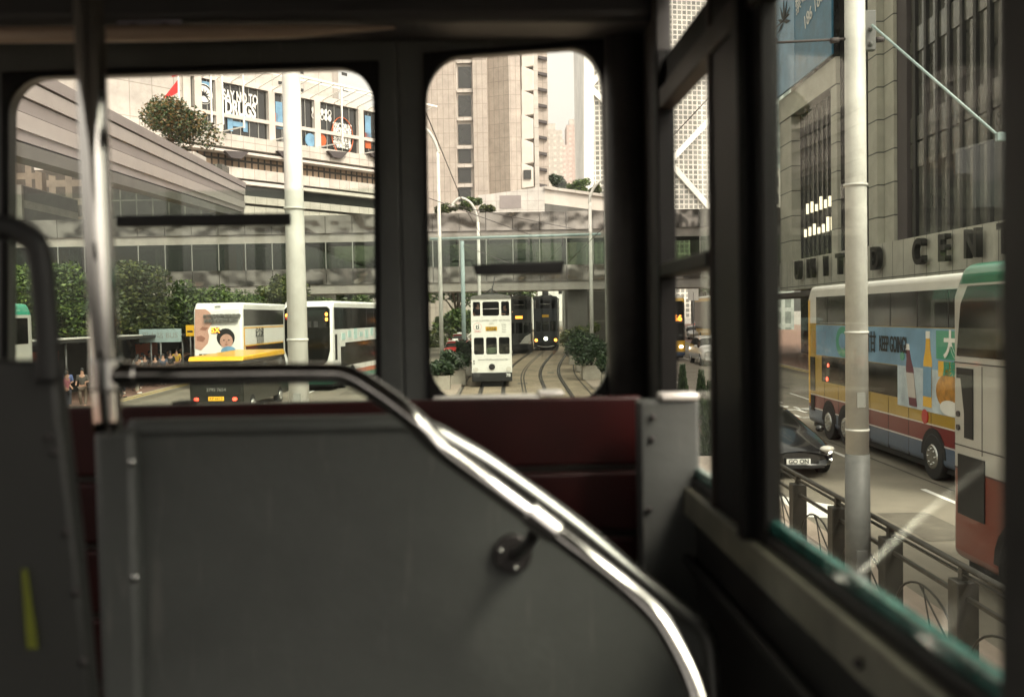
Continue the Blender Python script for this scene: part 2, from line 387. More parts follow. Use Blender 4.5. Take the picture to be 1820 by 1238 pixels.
# road markings
mb = MB(); zz = .004
def mark(x0, x1, y0, y1):
    mb.quad((x0, y0, gz(y0)+.006), (x1, y0, gz(y0)+.006), (x1, y1, gz(y1)+.006), (x0, y1, gz(y1)+.006))
for y in range(6, 140, 6): mark(8.35, 8.47, y, y+2.0)
for y in range(40, 140, 9): mark(12.2, 12.3, y, y+3)
for i in range(40):       # worn hatched lettering far down the right road
    x = 7.2+random.random()*4.2; y = 33+random.random()*12; mark(x, x+.25+random.random()*.9, y, y+.25)
    if i % 2: mark(x, x+.12, y, y+1.3)
mb.quad((5.0, 17.6, .007), (6.1, 17.2, .007), (6.3, 18.2, .007), (5.3, 19.6, .007))
for i in range(4): pass
for y in range(40, 130, 6): mark(-9.7, -9.6, y, y+2.4); mark(-13.4, -13.3, y, y+2.4)
mark(-5.0, -4.88, 20, 130)
struct(mb.build('road_markings', 'marking'))
pm_ = MB()
for (x, y, w_, l_) in ((6.6, 15.5, .9, 2.2), (10.5, 24, 1.2, 3), (7.4, 30, .8, 4), (-8, 46, 1.2, 4), (-12, 52, 1.4, 5), (11.8, 45, 1.1, 5), (6.2, 48, .8, 6), (.4, 50, .5, .8), (2.2, 57, .4, .8), (-.8, 62, .5, .7)):
    z = .0075+gz(y); pm_.quad((x, y, z), (x+w_, y, z), (x+w_, y+l_, z+gz(y+l_)-gz(y)), (x, y+l_, z+gz(y+l_)-gz(y)))
struct(pm_.build('road_patches', mat('darker tar patch', (.13, .115, .09), .85, var=.35, scale=1.5)))
mb = MB()
mark(-17.1, -17.0, 20, 130); mark(-16.75, -16.65, 20, 130); mark(16.0, 16.1, 20, 120); mark(15.7, 15.8, 20, 120)
for i in range(16): mb.quad((-16.4, 36+i*2, .007), (-16.25, 36+i*2, .007), (-14.0, 38+i*2, .007+gz(38+i*2)), (-14.15, 38+i*2, .007+gz(38+i*2)))
struct(mb.build('yellow_markings', 'ymark'))
mb = MB(); mb.quad((8.9, 5, .008), (8.94, 5, .008), (8.94, 38, .008), (8.9, 38, .008)); struct(mb.build('road_joint', 'groove'))
# ------------------------------------------------------------------ our tram (interior)
TY = R(1.8)
tram = thing('tram_car', 'upper deck of the tram the picture is taken from, grey walls and dark window pillars', 'tram', CAM, TY)
TM = Matrix.Translation(CAM) @ Matrix.Rotation(TY, 4, 'Z'); TI = TM.inverted(); TR = TI.to_3x3()
def TP(px, py, y):                       # pixel -> tram coordinates at depth y
    d = TR @ ray(px, py); return d*(y/d.y)
def TXp(px, py, x):
    d = TR @ ray(px, py); return d*(x/d.x)
YR, XW = 2.1, .37
def tq(y, *pp): return [TP(a, c, y) for a, c in pp]
b = MB()
zt = .64
topz = lambda px: TP(px, 0, YR).x
C_in = tq(YR, (12, 748), (672, 735), (667, 117), (14, 137))
R_in = tq(YR, (764, 716), (1085, 712), (1070, 79), (756, 103))
xs = [(-1.45), TP(-85, 400, YR).x, TP(712, 400, YR).x, XW]
zb_ = -.40
def OQ(xa, xb): return [V((xa, YR, zb_)), V((xb, YR, zb_)), V((xb, YR, zt)), V((xa, YR, zt))]
off = (0, .045, 0)
b.ring(C_in, OQ(xs[1], xs[2]), .10, .105, off, 10)
b.ring(R_in, OQ(xs[2], xs[3]), .19, .12, off, 10)
L_in = [V((-1.38, YR, -.22)), V((xs[1]-.06, YR, -.22)), V((xs[1]-.06, YR, .50)), V((-1.38, YR, .50))]
b.ring(L_in, OQ(xs[0], xs[1]), .19, .12, off, 8)
b.box(-1.45, XW, YR, YR+.045, -1.2, zb_)
b.build('rear_wall', 'grey_wall', tram, bevel=.006, seg=2)
# rubber seals round the openings
for Q, ru, rv in ((C_in, .10, .105), (R_in, .19, .12)):
    cen = sum(Q, V())/4
    s_ = MB(); s_.ring([cen+(p-cen)*.988 for p in Q], [cen+(p-cen)*1.022 for p in Q], ru, rv, (0, -.012, 0), 10)
    for v_i in range(len(s_.v)): pass
    s_.build('window_seal', 'pillar_dark', tram, bevel=.004, seg=2, loc=(0, -.001, 0))
    gl = MB(); gl.ext([cen+(p-cen)*.995+V((0, .02, 0)) for p in Q], (0, .005, 0)); gl.build('window_pane', 'winglass', tram)
q = tq(YR+.03, (10, 750), (674, 737), (674, 334), (10, 345)); MB().ext(q, (0, .005, 0)).build('lowered_pane', 'lowglass', tram)
q = tq(YR+.03, (762, 716), (1088, 712), (1088, 412), (762, 420)); MB().ext(q, (0, .005, 0)).build('lowered_pane', 'lowglass', tram)
# black bars on the panes
q = tq(YR-.02, (205, 403), (515, 400), (515, 378), (205, 383)); MB().ext(q, (0, .018, 0)).build('window_handle', 'black', tram, bevel=.004, seg=2)
q = tq(YR-.02, (845, 489), (1000, 486), (1004, 463), (840, 470)); MB().ext(q, (0, .018, 0)).build('window_handle', 'black', tram, bevel=.004, seg=2)
# sills of the rear windows
zs_ = TP(400, 716, YR-.01).z
s_ = MB(); s_.box(TP(60, 720, YR).x, TP(705, 720, YR).x, YR-.10, YR-.002, zs_-.012, zs_); s_.build('window_sill', 'sill_strip', tram, bevel=.002, seg=2)
s_ = MB(); s_.box(TP(306, 720, 2.0).x, TP(338, 720, 2.0).x, YR-.105, YR-.05, zs_+.0005, zs_+.012); s_.build('latch_block', 'pillar_dark', tram, bevel=.002, seg=2)
zs_ = TP(870, 701, YR-.01).z
s_ = MB(); s_.box(TP(772, 710, YR).x, TP(958, 710, YR).x, YR-.085, YR-.002, zs_-.012, zs_); s_.build('window_sill', 'sill', tram, bevel=.002, seg=2)
s_ = MB(); s_.box(TP(954, 700, YR).x, TP(996, 700, YR).x, YR-.088, YR-.003, zs_+.001, zs_+.009); s_.build('latch_block', 'sill', tram, bevel=.002, seg=2)
# header + cove + ceiling
s_ = MB(); s_.box(-1.45, XW, YR-.16, YR-.001, .575, .66); s_.build('header_beam', 'ceil', tram, bevel=.02)
s_ = MB(); s_.tube([(-1.45, YR-.175, .548), (-.6, YR-.175, .550), (-.35, YR-.17, .553), (-.15, YR-.16, .562)], [.016, .016, .013, .003], 12); s_.build('cove_moulding', 'cove', tram)
s_ = MB(); s_.box(-1.5, XW+.05, -3.2, YR+.05, .66, .70); s_.build('ceiling', 'ceil', tram)
s_ = MB(); s_.box(-1.5, XW+.05, -3.2, YR+.05, -1.24, -1.2); s_.build('floor', 'grey_dark', tram)
s_ = MB(); q = [TP(208, 62, YR-.17), TP(322, 60, YR-.17), TP(322, 35, YR-.17), TP(208, 37, YR-.17)]
s_.ext(q, (0, .004, 0)); st = s_.build('notice_sticker', mat('mauve grey sticker', (.16, .15, .18), .5, var=.1), tram)
s_ = MB()
for px in (237, 292):
    s_ = MB(); s_.ext([TP(px-16, 47, YR-.172), TP(px, 52, YR-.172), TP(px+16, 46, YR-.172), TP(px, 41, YR-.172)], (0, .002, 0)); s_.build('printed_mark', 'black', st)

# right side wall: pillars and rails (x = XW plane, tram coords; y towards the rear)
def side(name, m_, y0, y1, z0, z1, x0=XW, x1=XW+.012, bev=.003):
    s = MB(); s.box(x0, x1, y0, y1, z0, z1); return s.build(name, m_, tram, bevel=bev, seg=2)
def yd(px): return TXp(px, 560, XW).y
y1a, y1b, y2a, y2b = yd(1192), yd(1280), yd(1372), yd(1806)
side('corner_pillar', 'pillar', y1a+.02, YR+.05, -.345, .66, XW-.018)
s_ = MB(); s_.tube([(XW-.05, YR-.02, -.34), (XW-.05, YR-.02, .62)], .045, 16); s_.build('corner_pillar', 'pillar', tram)
s_ = MB(); s_.box(XW-.088, XW-.074, YR-.012, YR-.002, -.25, .44); s_.build('pillar_highlight', 'sill_strip', tram, bevel=.003, seg=2)  # pale strip paints the highlight along the corner pillar's edge
side('window_frame', 'pillar_dark', y1a-.004, y1a+.03, -.30, .50, XW-.022)
side('window_pillar', 'pillar_dark', y2a, y1b, -.30, .66, XW-.012)
side('pillar_edge', 'brown_frame', y1b-.012, y1b+.008, -.30, .66, XW-.016)
side('pillar_edge', 'pillar_dark', y2a+.04, y2a+.07, -.30, .66, XW-.03)
side('window_pillar', 'pillar', y2b-.10, y2b, -.33, .66, XW-.012)
side('top_rail', 'brown_frame', y2b, y1a, .386, .425, XW-.018)
side('top_rail', 'pillar_dark', y2b, y1a, .425, .484, XW-.006)
side('transom_rail', 'pillar_dark', -3.1, y1a, .60, .66, XW)
side('sash_handle', 'pillar_dark', y1b, y1a, .068, .094, XW-.02)
side('glass_edge', 'teal', -3.1, y1a+.02, -.282, -.266, XW-.004, XW+.010)
side('lower_rail', 'grey_dark', -3.1, y1a+.02, -.298, -.282, XW-.010)
side('sill_strip', 'sill_strip', -3.1, y1a+.02, -.345, -.298, XW-.024)
s_ = MB(); s_.ball((XW-.026, TXp(1530, 1135, XW-.024).y, -.325), .006); s_.build('screw', 'bolt', tram)
side('side_wall', 'grey_dark', -3.1, YR, -1.2, -.345, XW-.004)
s_ = MB(); s_.tube([(XW-.02, -3, -.42), (XW-.02, YR-.02, -.42)], .008, 8); s_.build('cable_duct', 'grey_dark', tram)
for (ya, yb2, za, zb2) in ((y1b, y1a, -.26, .386), (y2b, y2a, -.26, .386), (y1b, y1a, .484, .6), (y2b, y2a, .484, .6)):
    s_ = MB(); s_.box(XW+.004, XW+.008, ya, yb2, za, zb2); s_.build('window_pane', 'sideglass' if yb2 < 1.4 else 'winglass', tram)
for y in (.35, -.6, -1.5, -2.5): side('window_pillar', 'pillar_dark', y-.08, y, -.3, .66)
# left side wall (out of the picture) and far end
for y in (2.05, 1.2, .35, -.6, -1.5, -2.5):
    s_ = MB(); s_.box(-1.5, -1.45, y-.08, y, -.3, .66); s_.build('window_pillar', 'pillar_dark', tram)
s_ = MB(); s_.box(-1.5, -1.45, -3.1, YR, -1.2, -.3); s_.build('side_wall', 'grey_dark', tram)
s_ = MB(); s_.box(-1.45, XW, -3.2, -3.15, -1.2, -.3); s_.build('end_wall', 'grey_dark', tram)
for x in (-1.45, -.9, -.2, XW-.06):
    s_ = MB(); s_.box(x, x+.06, -3.2, -3.15, -.3, .66); s_.build('window_pillar', 'pillar_dark', tram)
# bench
bench = thing('bench_seat', 'maroon slatted bench back below the rear windows between grey end boards', 'bench', CAM, TY)
YB = 1.78
for i, (ya, yb2) in enumerate(((713, 836), (848, 954), (966, 1076), (1088, 1200), (1212, 1330))):
    s_ = MB(); z0 = TP(650, yb2, YB).z; z1 = TP(650, ya, YB).z
    s_.box(-1.2, TP(1142, 800, YB).x, YB, YB+.022, z0, z1); s_.build('back_slat', 'wood', bench, bevel=.006)
    s_ = MB(); s_.box(-1.2, TP(1142, 800, YB).x, YB+.012, YB+.03, z0-.012, z0-.002); s_.build('slat_gap_highlight', 'brown_frame', bench)  # paler strip draws the highlight in the gap between slats
s_ = MB(); e0, e1 = TP(1139, 800, 1.66).x, TP(1244, 800, 1.66).x
ztp = TP(1190, 712, 1.66).z
s_.box(e0, e1, 1.66, 1.72, -1.2, ztp); s_.build('end_board', 'grey_wall', bench, bevel=.006)
s_ = MB(); s_.box(TP(1176, 700, 1.65).x, TP(1244, 700, 1.65).x, 1.652, 1.70, ztp+.001, ztp+.013); s_.build('end_highlight', 'sill', bench, bevel=.004)  # pale block stands in for the bright highlight on the board's top
for px, py in ((1160, 741), (1159, 780), (1154, 905)):
    s_ = MB(); s_.ball(TP(px, py, 1.655), .006, 8, (1, .5, 1)); s_.build('screw', 'bolt', bench)
s_ = MB(); s_.box(-1.1, .3, 1.35, 1.74, -.72, -.69); s_.build('seat', 'wood', bench, bevel=.01)
# chrome pole
pole = thing('grab_pole', 'upright polished steel grab pole from ceiling to partition, left of the view', 'pole', CAM, TY)
s_ = MB(); xp = TP(190, 665, 1.22).x; zc = TP(190, 665, 1.22).z
s_.tube([(xp-.012, 1.22, .66), (xp-.006, 1.22, .2), (xp, 1.22, -.12), (xp, 1.22, TP(190, 768, 1.22).z)], .0175, 20); s_.build('tube', mat('dark polished steel', (.55, .53, .50), .09, 1, var=.08, scale=12), pole)
s_ = MB(); s_.tube([(xp, 1.22, zc-.02), (xp, 1.22, zc+.02)], .0198, 20); s_.build('clamp', 'chrome2', pole, bevel=.003)
s_ = MB(); s_.tube([(xp-.0083, 1.2215, TP(190, 764, 1.22).z), (xp-.0093, 1.2215, .06)], .0108, 12); s_.build('yellow_strip', mat('dull yellow strip', (.16, .13, .02), .5, var=.3, scale=20), pole)  # narrow dull yellow strip along the pole's left edge
# handrail
def smooth_path(pts, k=6):
    out = []
    for i in range(len(pts)-1):
        p0 = pts[max(i-1, 0)]; p1 = pts[i]; p2 = pts[i+1]; p3 = pts[min(i+2, len(pts)-1)]
        for j in range(k):
            t = j/k; out.append(.5*((2*p1)+(p2-p0)*t+(2*p0-5*p1+4*p2-p3)*t*t+(3*p1-p0-3*p2+p3)*t*t*t))
    return out+[pts[-1]]
rail = thing('handrail', 'bent steel handrail running level from the grab pole then sloping down across the partition', 'handrail', CAM, TY)
rp = [(196, 667, 1.22), (300, 666, 1.22), (430, 664, 1.22), (560, 663, 1.22), (620, 668, 1.22), (680, 703, 1.21), (740, 750, 1.20), (785, 797, 1.20), (871, 861, 1.19), (970, 934, 1.18), (1042, 988, 1.16), (1118, 1048, 1.14), (1168, 1096, 1.12), (1208, 1160, 1.1), (1238, 1225, 1.08), (1255, 1290, 1.06)]
pp = smooth_path([TP(*a) for a in rp]); s_ = MB(); s_.tube(pp, .0135, 20); s_.build('rail_tube', 'chrome', rail)
for a, c in (((940, 908, 1.18), (990, 947, 1.175)), ((200, 667, 1.22), (244, 667, 1.22))):
    s_ = MB(); s_.tube([TP(*a), TP(*c)], .0168, 20); s_.build('collar', 'chrome', rail, bevel=.002)
s_ = MB(); s_.tube([TP(955, 930, 1.185), TP(945, 958, 1.23), TP(925, 980, 1.29), TP(914, 985, 1.345)], .0085, 12); s_.build('bracket', 'bolt', rail)
s_ = MB(); c = TP(912, 985, 1.335); s_.tube([c, c+V((0, .014, 0))], .027, 20)
s_.build('flange', 'bolt', rail, bevel=.003)
for a in (40, 160, 280):
    s_ = MB(); s_.ball(c+V((.018*math.cos(R(a)), -.003, .018*math.sin(R(a)))), .004, 8); s_.build('screw', 'chrome2', rail)
# partition panel
part = thing('partition_panel', 'large plain grey stairwell partition with rounded sloping top edge', 'partition', CAM, TY)
YP = 1.35
ed = [(228, 764), (400, 760), (600, 757), (690, 755), (735, 757), (775, 768), (816, 790), (871, 823), (957, 883), (1042, 947), (1128, 1019), (1205, 1082), (1244, 1112), (1262, 1150), (1270, 1260)]
edge = smooth_path([TP(a, c2, YP) for a, c2 in ed], 5)
s_ = MB(); poly = [V((p.x, YP, p.z)) for p in edge]+[V((edge[-1].x, YP, -1.2)), V((edge[0].x, YP, -1.2))]
s_.ext(poly[::-1], (0, .018, 0)); s_.build('sheet', 'grey_wall', part)
s_ = MB(); s_.tube([V((p.x, YP+.009, p.z)) for p in edge[:24]], .014, 14); s_.build('rim', 'grey_wall', part)
s_ = MB(); s_.tube([V((p.x, YP-.002, p.z)) for p in edge[22:]], .0125, 14); s_.build('rim', 'chrome2', part)
s_ = MB(); s_.box(TP(167, 900, 1.33).x, TP(243, 900, 1.33).x, 1.33, 1.36, -1.2, TP(200, 762, 1.33).z); s_.build('edge_post', 'grey_wall', part, bevel=.012)
for px, py in ((234, 821), (240, 1026)):
    s_ = MB(); s_.ball(TP(px, py, 1.328), .0065, 10, (1, .7, 1)); s_.build('screw', 'chrome2', part)
# seat at the left edge
seat = thing('seat_back', 'dark bolted seat side with black curved grab frame at the left edge of the picture', 'seat', CAM, TY)
s_ = MB(); s_.ext([TP(*a, 1.03) for a in ((165, 1290), (-140, 1290), (-140, 640), (96, 640), (104, 730), (132, 955))], (0, .03, 0)); s_.build('side_board', mat('seat side paint', (.018, .0185, .017), .5, var=.15, scale=8), seat, bevel=.006)
s_ = MB(); s_.tube(smooth_path([TP(*a, 1.02) for a in ((-140, 402), (0, 404), (38, 414), (66, 440), (76, 500), (82, 580), (88, 680))]), .0125, 14); s_.build('grab_frame', 'black', seat)
for px, py in ((86, 776), (96, 803), (118, 945), (136, 1052), (148, 1175)):
    s_ = MB(); s_.ball(TP(px, py, 1.026), .005, 8, (1, .5, 1)); s_.build('bolt', 'bolt', seat)
s_ = MB(); s_.ext([TP(*a, 1.024) for a in ((66, 1152), (48, 1152), (38, 1012), (46, 1012))], (0, .003, 0)); s_.build('sticker', 'lime', seat)
# ------------------------------------------------------------------ trees
def leaves(mb, blobs, n, size, flat=.0):
    tot = sum(r**2 for *_, r in blobs)
    for (x, y, z, r) in blobs:
        for _ in range(int(n*r*r/tot)):
            th = random.random()*6.283; cz = random.uniform(-1, 1); sr = math.sqrt(1-cz*cz)
            rr = r*(random.random()**.38)*(1+.16*math.sin(3*th+r*9)*sr)
            p = V((x+rr*sr*math.cos(th), y+rr*sr*math.sin(th), z+rr*cz*.82))
            a = V((random.gauss(0, 1), random.gauss(0, 1), random.gauss(0, .5))).normalized()
            u = a.cross(V((random.gauss(0, 1), random.gauss(0, 1), random.gauss(0, 1)))).normalized()
            s = size*random.uniform(.6, 1.3)
            w = u.cross(a)
            mb.face([mb.av(p-a*s), mb.av(p+u*s*.45), mb.av(p+a*s), mb.av(p-u*s*.45)])
def tree(name, label, base, h, rad, n=7000, leaf='leafA', size=.16, group=None, trunk_h=None, seed=1, cat='tree', nb=12, sq=1.0):
    random.seed(seed)
    t = thing(name, label, cat, base, 0, group)
    th = trunk_h if trunk_h is not None else h*.4
    ch = h-th; blobs = []
    for i in range(nb):
        a = random.random()*6.283; q = random.random()**.6*rad*.68; zz = th+ch*(.18+.66*random.random()*(1-.35*q/rad))
        blobs.append((q*math.cos(a)*sq, q*math.sin(a), zz, rad*random.uniform(.24, .42)))
    blobs.append((0, 0, th+ch*.55, rad*.45))
    lb = MB(); leaves(lb, blobs, n, size); lb.build('crown', leaf, t)
    tb = MB(); tb.tube([(0, 0, 0), (.05*rad, 0, th*.6), (0, .03*rad, th)], [h*.022+.05, h*.017+.04, h*.014+.03], 9)
    for (x, y, z, r) in blobs[:8]:
        tb.tube([(0, .03*rad, th*.85), (x*.4, y*.4, (th+z)/2), (x, y, z)], [h*.011+.02, h*.007+.015, .015], 6)
    tb.build('trunk', 'bark', t)
    return t
def P3(px, py, Y): p = PY(px, py, Y); return p
# left street trees in front of the glass hall
tl = [(-10, 50, 448, 3.2), (112, 53, 462, 3.0), (228, 55, 444, 2.9), (335, 60, 486, 3.1), (418, 62, 494, 2.7), (490, 64, 470, 2.4), (555, 84, 520, 2.6), (640, 88, 524, 2.6)]
desc = ['leafy street tree at the far left edge behind the black seat frame', 'broad leafy street tree just left of the grab pole', 'tall leafy street tree just right of the grab pole', 'low leafy tree above the bus shelter roof sign', 'leafy tree behind the bus with the baby advert', 'leafy tree behind the thick white pole at left', 'small leafy tree beyond the white bus with black rear', 'small leafy tree at the foot of the footbridge near the window pillar']
for i, (px, Y, yt, rad) in enumerate(tl):
    p = PY(px, yt, Y); g0 = gz(Y)+.13
    tree('street_tree', desc[i], (p.x, Y, g0), p.z-g0, rad, 13000, ['leafA', 'leafA', 'leafC'][i % 3], .125, 'street trees along the left pavement', trunk_h=(p.z-g0)*.28, seed=20+i, nb=20)
# trees beyond the footbridge
tb2 = [(600, 105, 425, 4.5, 'tree seen through the footbridge glass left of the window pillar'), (810, 112, 415, 4.6, 'tree seen through the footbridge glass behind the blue grey pole'),
       (905, 116, 418, 4.4, 'tree seen through the footbridge glass above the white tram'), (812, 92, 545, 2.6, 'dark bushy tree behind the red taxi'), (700, 100, 430, 4, 'tree beyond the footbridge hidden mostly by the window pillar'),
       (1262, 112, 436, 4, 'tree beyond the footbridge seen through the narrow side window')]
for i, (px, Y, yt, rad, d) in enumerate(tb2):
    p = PY(px, yt, Y); tree('background_tree', d, (p.x, Y, gz(Y)), p.z-gz(Y), rad, 6500, 'leafA', .24, 'trees beyond the footbridge', seed=50+i, trunk_h=(p.z-gz(Y))*.25)
# orange flowering tree on the podium
pt = PY(302, 172, 78); pbz = PY(302, 285, 78).z
tree('flowering_tree', 'tree with orange blossom rising behind the sloping walkway', (pt.x, 78, pbz), pt.z-pbz, 3.9, 8000, 'leafO', .15, None, trunk_h=1.6, seed=79, nb=19, sq=1.15)
# tree on roof garden above bridge and beyond the low wall
for i, (px, Y, yb3, yt, rad, d, lf) in enumerate(((835, 120, 384, 347, 1.6, 'small bushy tree on the footbridge roof garden', 'leafA'), (795, 120, 384, 366, 1.5, 'low spreading shrub on the footbridge roof garden', 'leafC'), (868, 120, 384, 368, 1.2, 'low yellow green shrub right end of the roof garden', 'leafC'),
    (990, 170, 350, 306, 2.4, 'dark tree above the white wall, left one by the tower corner', 'leafB'), (1030, 170, 352, 314, 2.6, 'dark tree above the white wall, between sky gap and braced tower', 'leafA'), (1060, 175, 352, 328, 1.8, 'small yellowish tree at the right end above the white wall', 'leafC'))):
    a = PY(px, yb3, Y); c = PY(px, yt, Y); tree('terrace_tree', d, a, c.z-a.z, rad, 3500, lf, .22, 'trees on the terraces', trunk_h=.6, seed=90+i, nb=9)
# ------------------------------------------------------------------ planters and shrubs
def planter(px, Y, w, hb, hs, wid, label, lf='leafB', kind='bush', seed=1):
    random.seed(seed)
    x = PY(px, 650, Y).x; t = thing('planter', label+' planter box', 'planter', (x, Y, gz(Y)+.03), 0, 'concrete planters beside the tracks')
    s = MB(); s.ring([(-w/2+.05, -w/2+.05, hb), (w/2-.05, -w/2+.05, hb), (w/2-.05, w/2-.05, hb), (-w/2+.05, w/2-.05, hb)], [(-w/2, -w/2, hb), (w/2, -w/2, hb), (w/2, w/2, hb), (-w/2, w/2, hb)], .02, .02, (0, 0, -hb), 2); s.build('box', 'terr', t)
    s = MB(); s.box(-w/2+.05, w/2-.05, -w/2+.05, w/2-.05, .02, hb-.08); s.build('soil', 'bark', t)
    u = thing('shrub', label+' shrub', 'shrub', (x, Y, gz(Y)+hb-.08), 0, 'shrubs in the planters')
    lb = MB()
    if kind == 'cone':
        for _ in range(2600):
            z = random.random()**1.3; r = wid*(1-z)*(.45+.55*random.random())+.03; a = random.random()*6.283
            p = V((r*math.cos(a), r*math.sin(a), z*hs)); d = V((math.cos(a)*.5, math.sin(a)*.5, 1)).normalized(); w2 = d.cross(V((random.gauss(0, 1), random.gauss(0, 1), 0))).normalized()
            s2 = .075*random.uniform(.6, 1.4); lb.face([lb.av(p-d*s2), lb.av(p+w2*s2*.4), lb.av(p+d*s2), lb.av(p-w2*s2*.4)])
    else:
        bl = [(random.uniform(-1, 1)*wid*.5, random.uniform(-1, 1)*wid*.5, hs*random.uniform(.25, .75), wid*random.uniform(.3, .5)) for _ in range(9)]
        leaves(lb, bl, 3200, .10)
    lb.build('foliage', lf, u)
    s = MB(); s.tube([(0, 0, 0), (.03, 0, hs*.5)], [.05, .03], 6)
    for a in range(4): s.tube([(0, 0, .05), (.3*math.cos(a*1.6), .3*math.sin(a*1.6), hs*.5)], [.03, .012], 5)
    s.build('stem', 'bark', u)
planter(812, 50, .9, .75, 1.2, 1.0, 'dark leafy left of the white tram,', seed=1)
planter(783, 47, .9, .72, .9, .8, 'dark pointed at the lower left corner of the right rear window,', seed=2)
planter(828, 56, .9, .72, 1.6, .9, 'dark spreading close behind the front left bush,', seed=3)
planter(1051, 52, 1.0, .75, 1.7, 1.3, 'dense dark right of the tracks, front one,', seed=4)
planter(1037, 58, .9, .75, 1.8, 1.2, 'dark middle one right of the tracks,', 'leafB', seed=5)
planter(1024, 64, .9, .75, 1.9, 1.2, 'light olive near the bridge pier,', 'leafC', seed=6)
planter(1040, 68, .9, .75, 2.4, 1.3, 'tall light green below the right lamp posts,', 'leafC', seed=7)
planter(1086, 46, .9, .75, 1.4, .8, 'dark at the right frame of the rear window,', seed=8)
for i, (px, Y, hs, d) in enumerate(((1213, 26, 1.75, 'dark conical broken topped, leftmost in the side window,'), (1246, 23.5, 1.75, 'slim dark conical in the middle of the side window,'), (1262, 21.3, 1.65, 'dark conical pointed beside the railing in the side window,'))):
    planter(px, Y, .9, .6, hs, .26, d, 'leafB', 'cone', 30+i)
# ------------------------------------------------------------------ railing
FX = 4.5
fen = thing('railing', 'brown grey metal street railing with arch and diagonal infill along the right road', 'railing', (FX, 0, 0))
s_ = MB(); s_.tube([(0, 4, 1.12), (0, 30, 1.12)], .032, 10); s_.build('handrail', 'fence', fen)
s_ = MB(); s_.box(-.02, .02, 4, 30, 1.03, 1.05); s_.build('upper_rail', 'fence', fen)
s_ = MB(); s_.box(-.02, .02, 4, 30, .80, .84); s_.build('middle_rail', 'fence', fen)
s_ = MB(); s_.box(-.03, .03, 4, 30, .10, .15); s_.build('bottom_rail', 'fence', fen)
y = 4.0
while y < 29:
    s_ = MB(); s_.box(-.11, .11, y, y+.22, 0, .98); s_.build('post', 'fence', fen, bevel=.012)
    s_ = MB(); s_.box(-.035, .035, y+.07, y+.15, .98, 1.10); s_.build('post_neck', 'fence', fen)
    s_ = MB(); yc, w = y+.22+.83, .80
    s_.tube([(0, yc+w*math.cos(a), .16+.50*math.sin(a)) for a in [math.pi*i/14 for i in range(15)]], .014, 6)
    s_.tube([(0, yc+.1, .64), (0, yc-.75, .15)], .012, 6); s_.tube([(0, yc+.02, .64), (0, yc-.2, .15)], .009, 6)
    s_.build('infill', 'fence', fen)
    y += 1.88
# ------------------------------------------------------------------ poles
def cylpole(name, label, px, Y, r0, r1, ztop, z0=None, split=None, cat='pole', group=None, mt='polewhite', pyref=560):
    x = PY(px, pyref, Y).x; z0 = gz(Y) if z0 is None else z0
    t = thing(name, label, cat, (x, Y, z0), 0, group)
    rr = lambda z: r0+(r1-r0)*z/(ztop-z0)
    if split:
        MB().tube([(0, 0, split), (0, 0, ztop-z0)], [rr(split), r1], 20).build('shaft', mt, t)
        MB().tube([(0, 0, 0), (0, 0, split)], [rr(0)+.012, rr(split)+.008], 20).build('painted_base', 'polegrey', t)
    else: MB().tube([(0, 0, 0), (0, 0, ztop-z0)], [r0, r1], 18).build('shaft', mt, t)
    MB().tube([(0, 0, 0), (0, 0, .05)], r0*1.5, 18).build('base_plate', 'polegrey', t)
    return t
p1 = cylpole('tram_pole', 'thick white tram pole with dark grey painted foot beside the right railing', 1522, 12.1, .145, .115, 9.0, split=PY(1525, 806, 12.1).z, group='tram line poles', pyref=500)
# bracket on p1, and the reflected wire beside it
bz = PY(1530, 72, 12.1).z
s_ = MB(); s_.box(.10, .24, -.05, .05, bz-.13, bz+.35); s_.ball((.17, -.06, bz-.06), .03); s_.ball((.17, -.06, bz+.12), .03); s_.build('bracket', 'polegrey', p1, bevel=.01)
s_ = MB(); s_.tube([(-1.25, 0, bz-.02), (-.12, 0, bz+.02)], .016, 8); s_.tube([(.1, 0, bz+.02), (.33, 0, bz+.02)], .016, 8)
for xx in (-1.0, -.25, .3): s_.tube([(xx-.05, 0, bz+.0), (xx+.05, 0, bz+.01)], .035, 8)
s_.build('span_rod', 'seam', p1)
sp_ = thing('wire_reflection', 'reflected wire built as a pale grey cable sloping down to the right from the tram pole bracket', 'cable')  # reflection of an overhead wire, modelled as a solid cable
a = PY(1550, 45, 12.0); c = PY(1777, 244, 10.5)
MB().tube([a, c], .016, 8).build('cable', 'polegreen', sp_)
MB().tube([c, PY(1900, 246, 10.5)], .012, 8).build('crossbar', 'polegreen', sp_)
MB().box(c.x-.04, c.x+.06, c.y-.03, c.y+.03, c.z-.04, c.z+.05).build('clamp', 'polegreen', sp_, bevel=.01)
p2 = cylpole('tram_pole', 'thick white tram pole standing in front of the white bus at left', 527, 13.6, .150, .115, 9.0, split=.9, group='tram line poles', pyref=520)
p3 = cylpole('tram_pole', 'slim white pole left of the white tram, its top a curved lamp arm', 784, 56, .13, .09, PY(780, 270, 56).z, group='tram line poles', pyref=560)
p4 = cylpole('tram_pole', 'slim blue grey pole touching the left side of the white tram', 824, 62, .15, .12, PY(824, 428, 62).z, mt='polegreen', group='tram line poles', pyref=560)
p5 = cylpole('tram_pole', 'white pole just behind the white tram carrying a curved arm', 851, 66, .13, .10, PY(850, 395, 66).z, group='tram line poles', pyref=460)
p6 = cylpole('tram_pole', 'white pole with curved top right of the dark tram', 1050, 60, .13, .10, PY(1047, 360, 60).z, group='tram line poles', pyref=460)
p7 = cylpole('tram_pole', 'white pole at the right edge of the rear window', 1080, 55, .13, .11, PY(1076, 330, 55).z, split=.9, group='tram line poles', pyref=560)
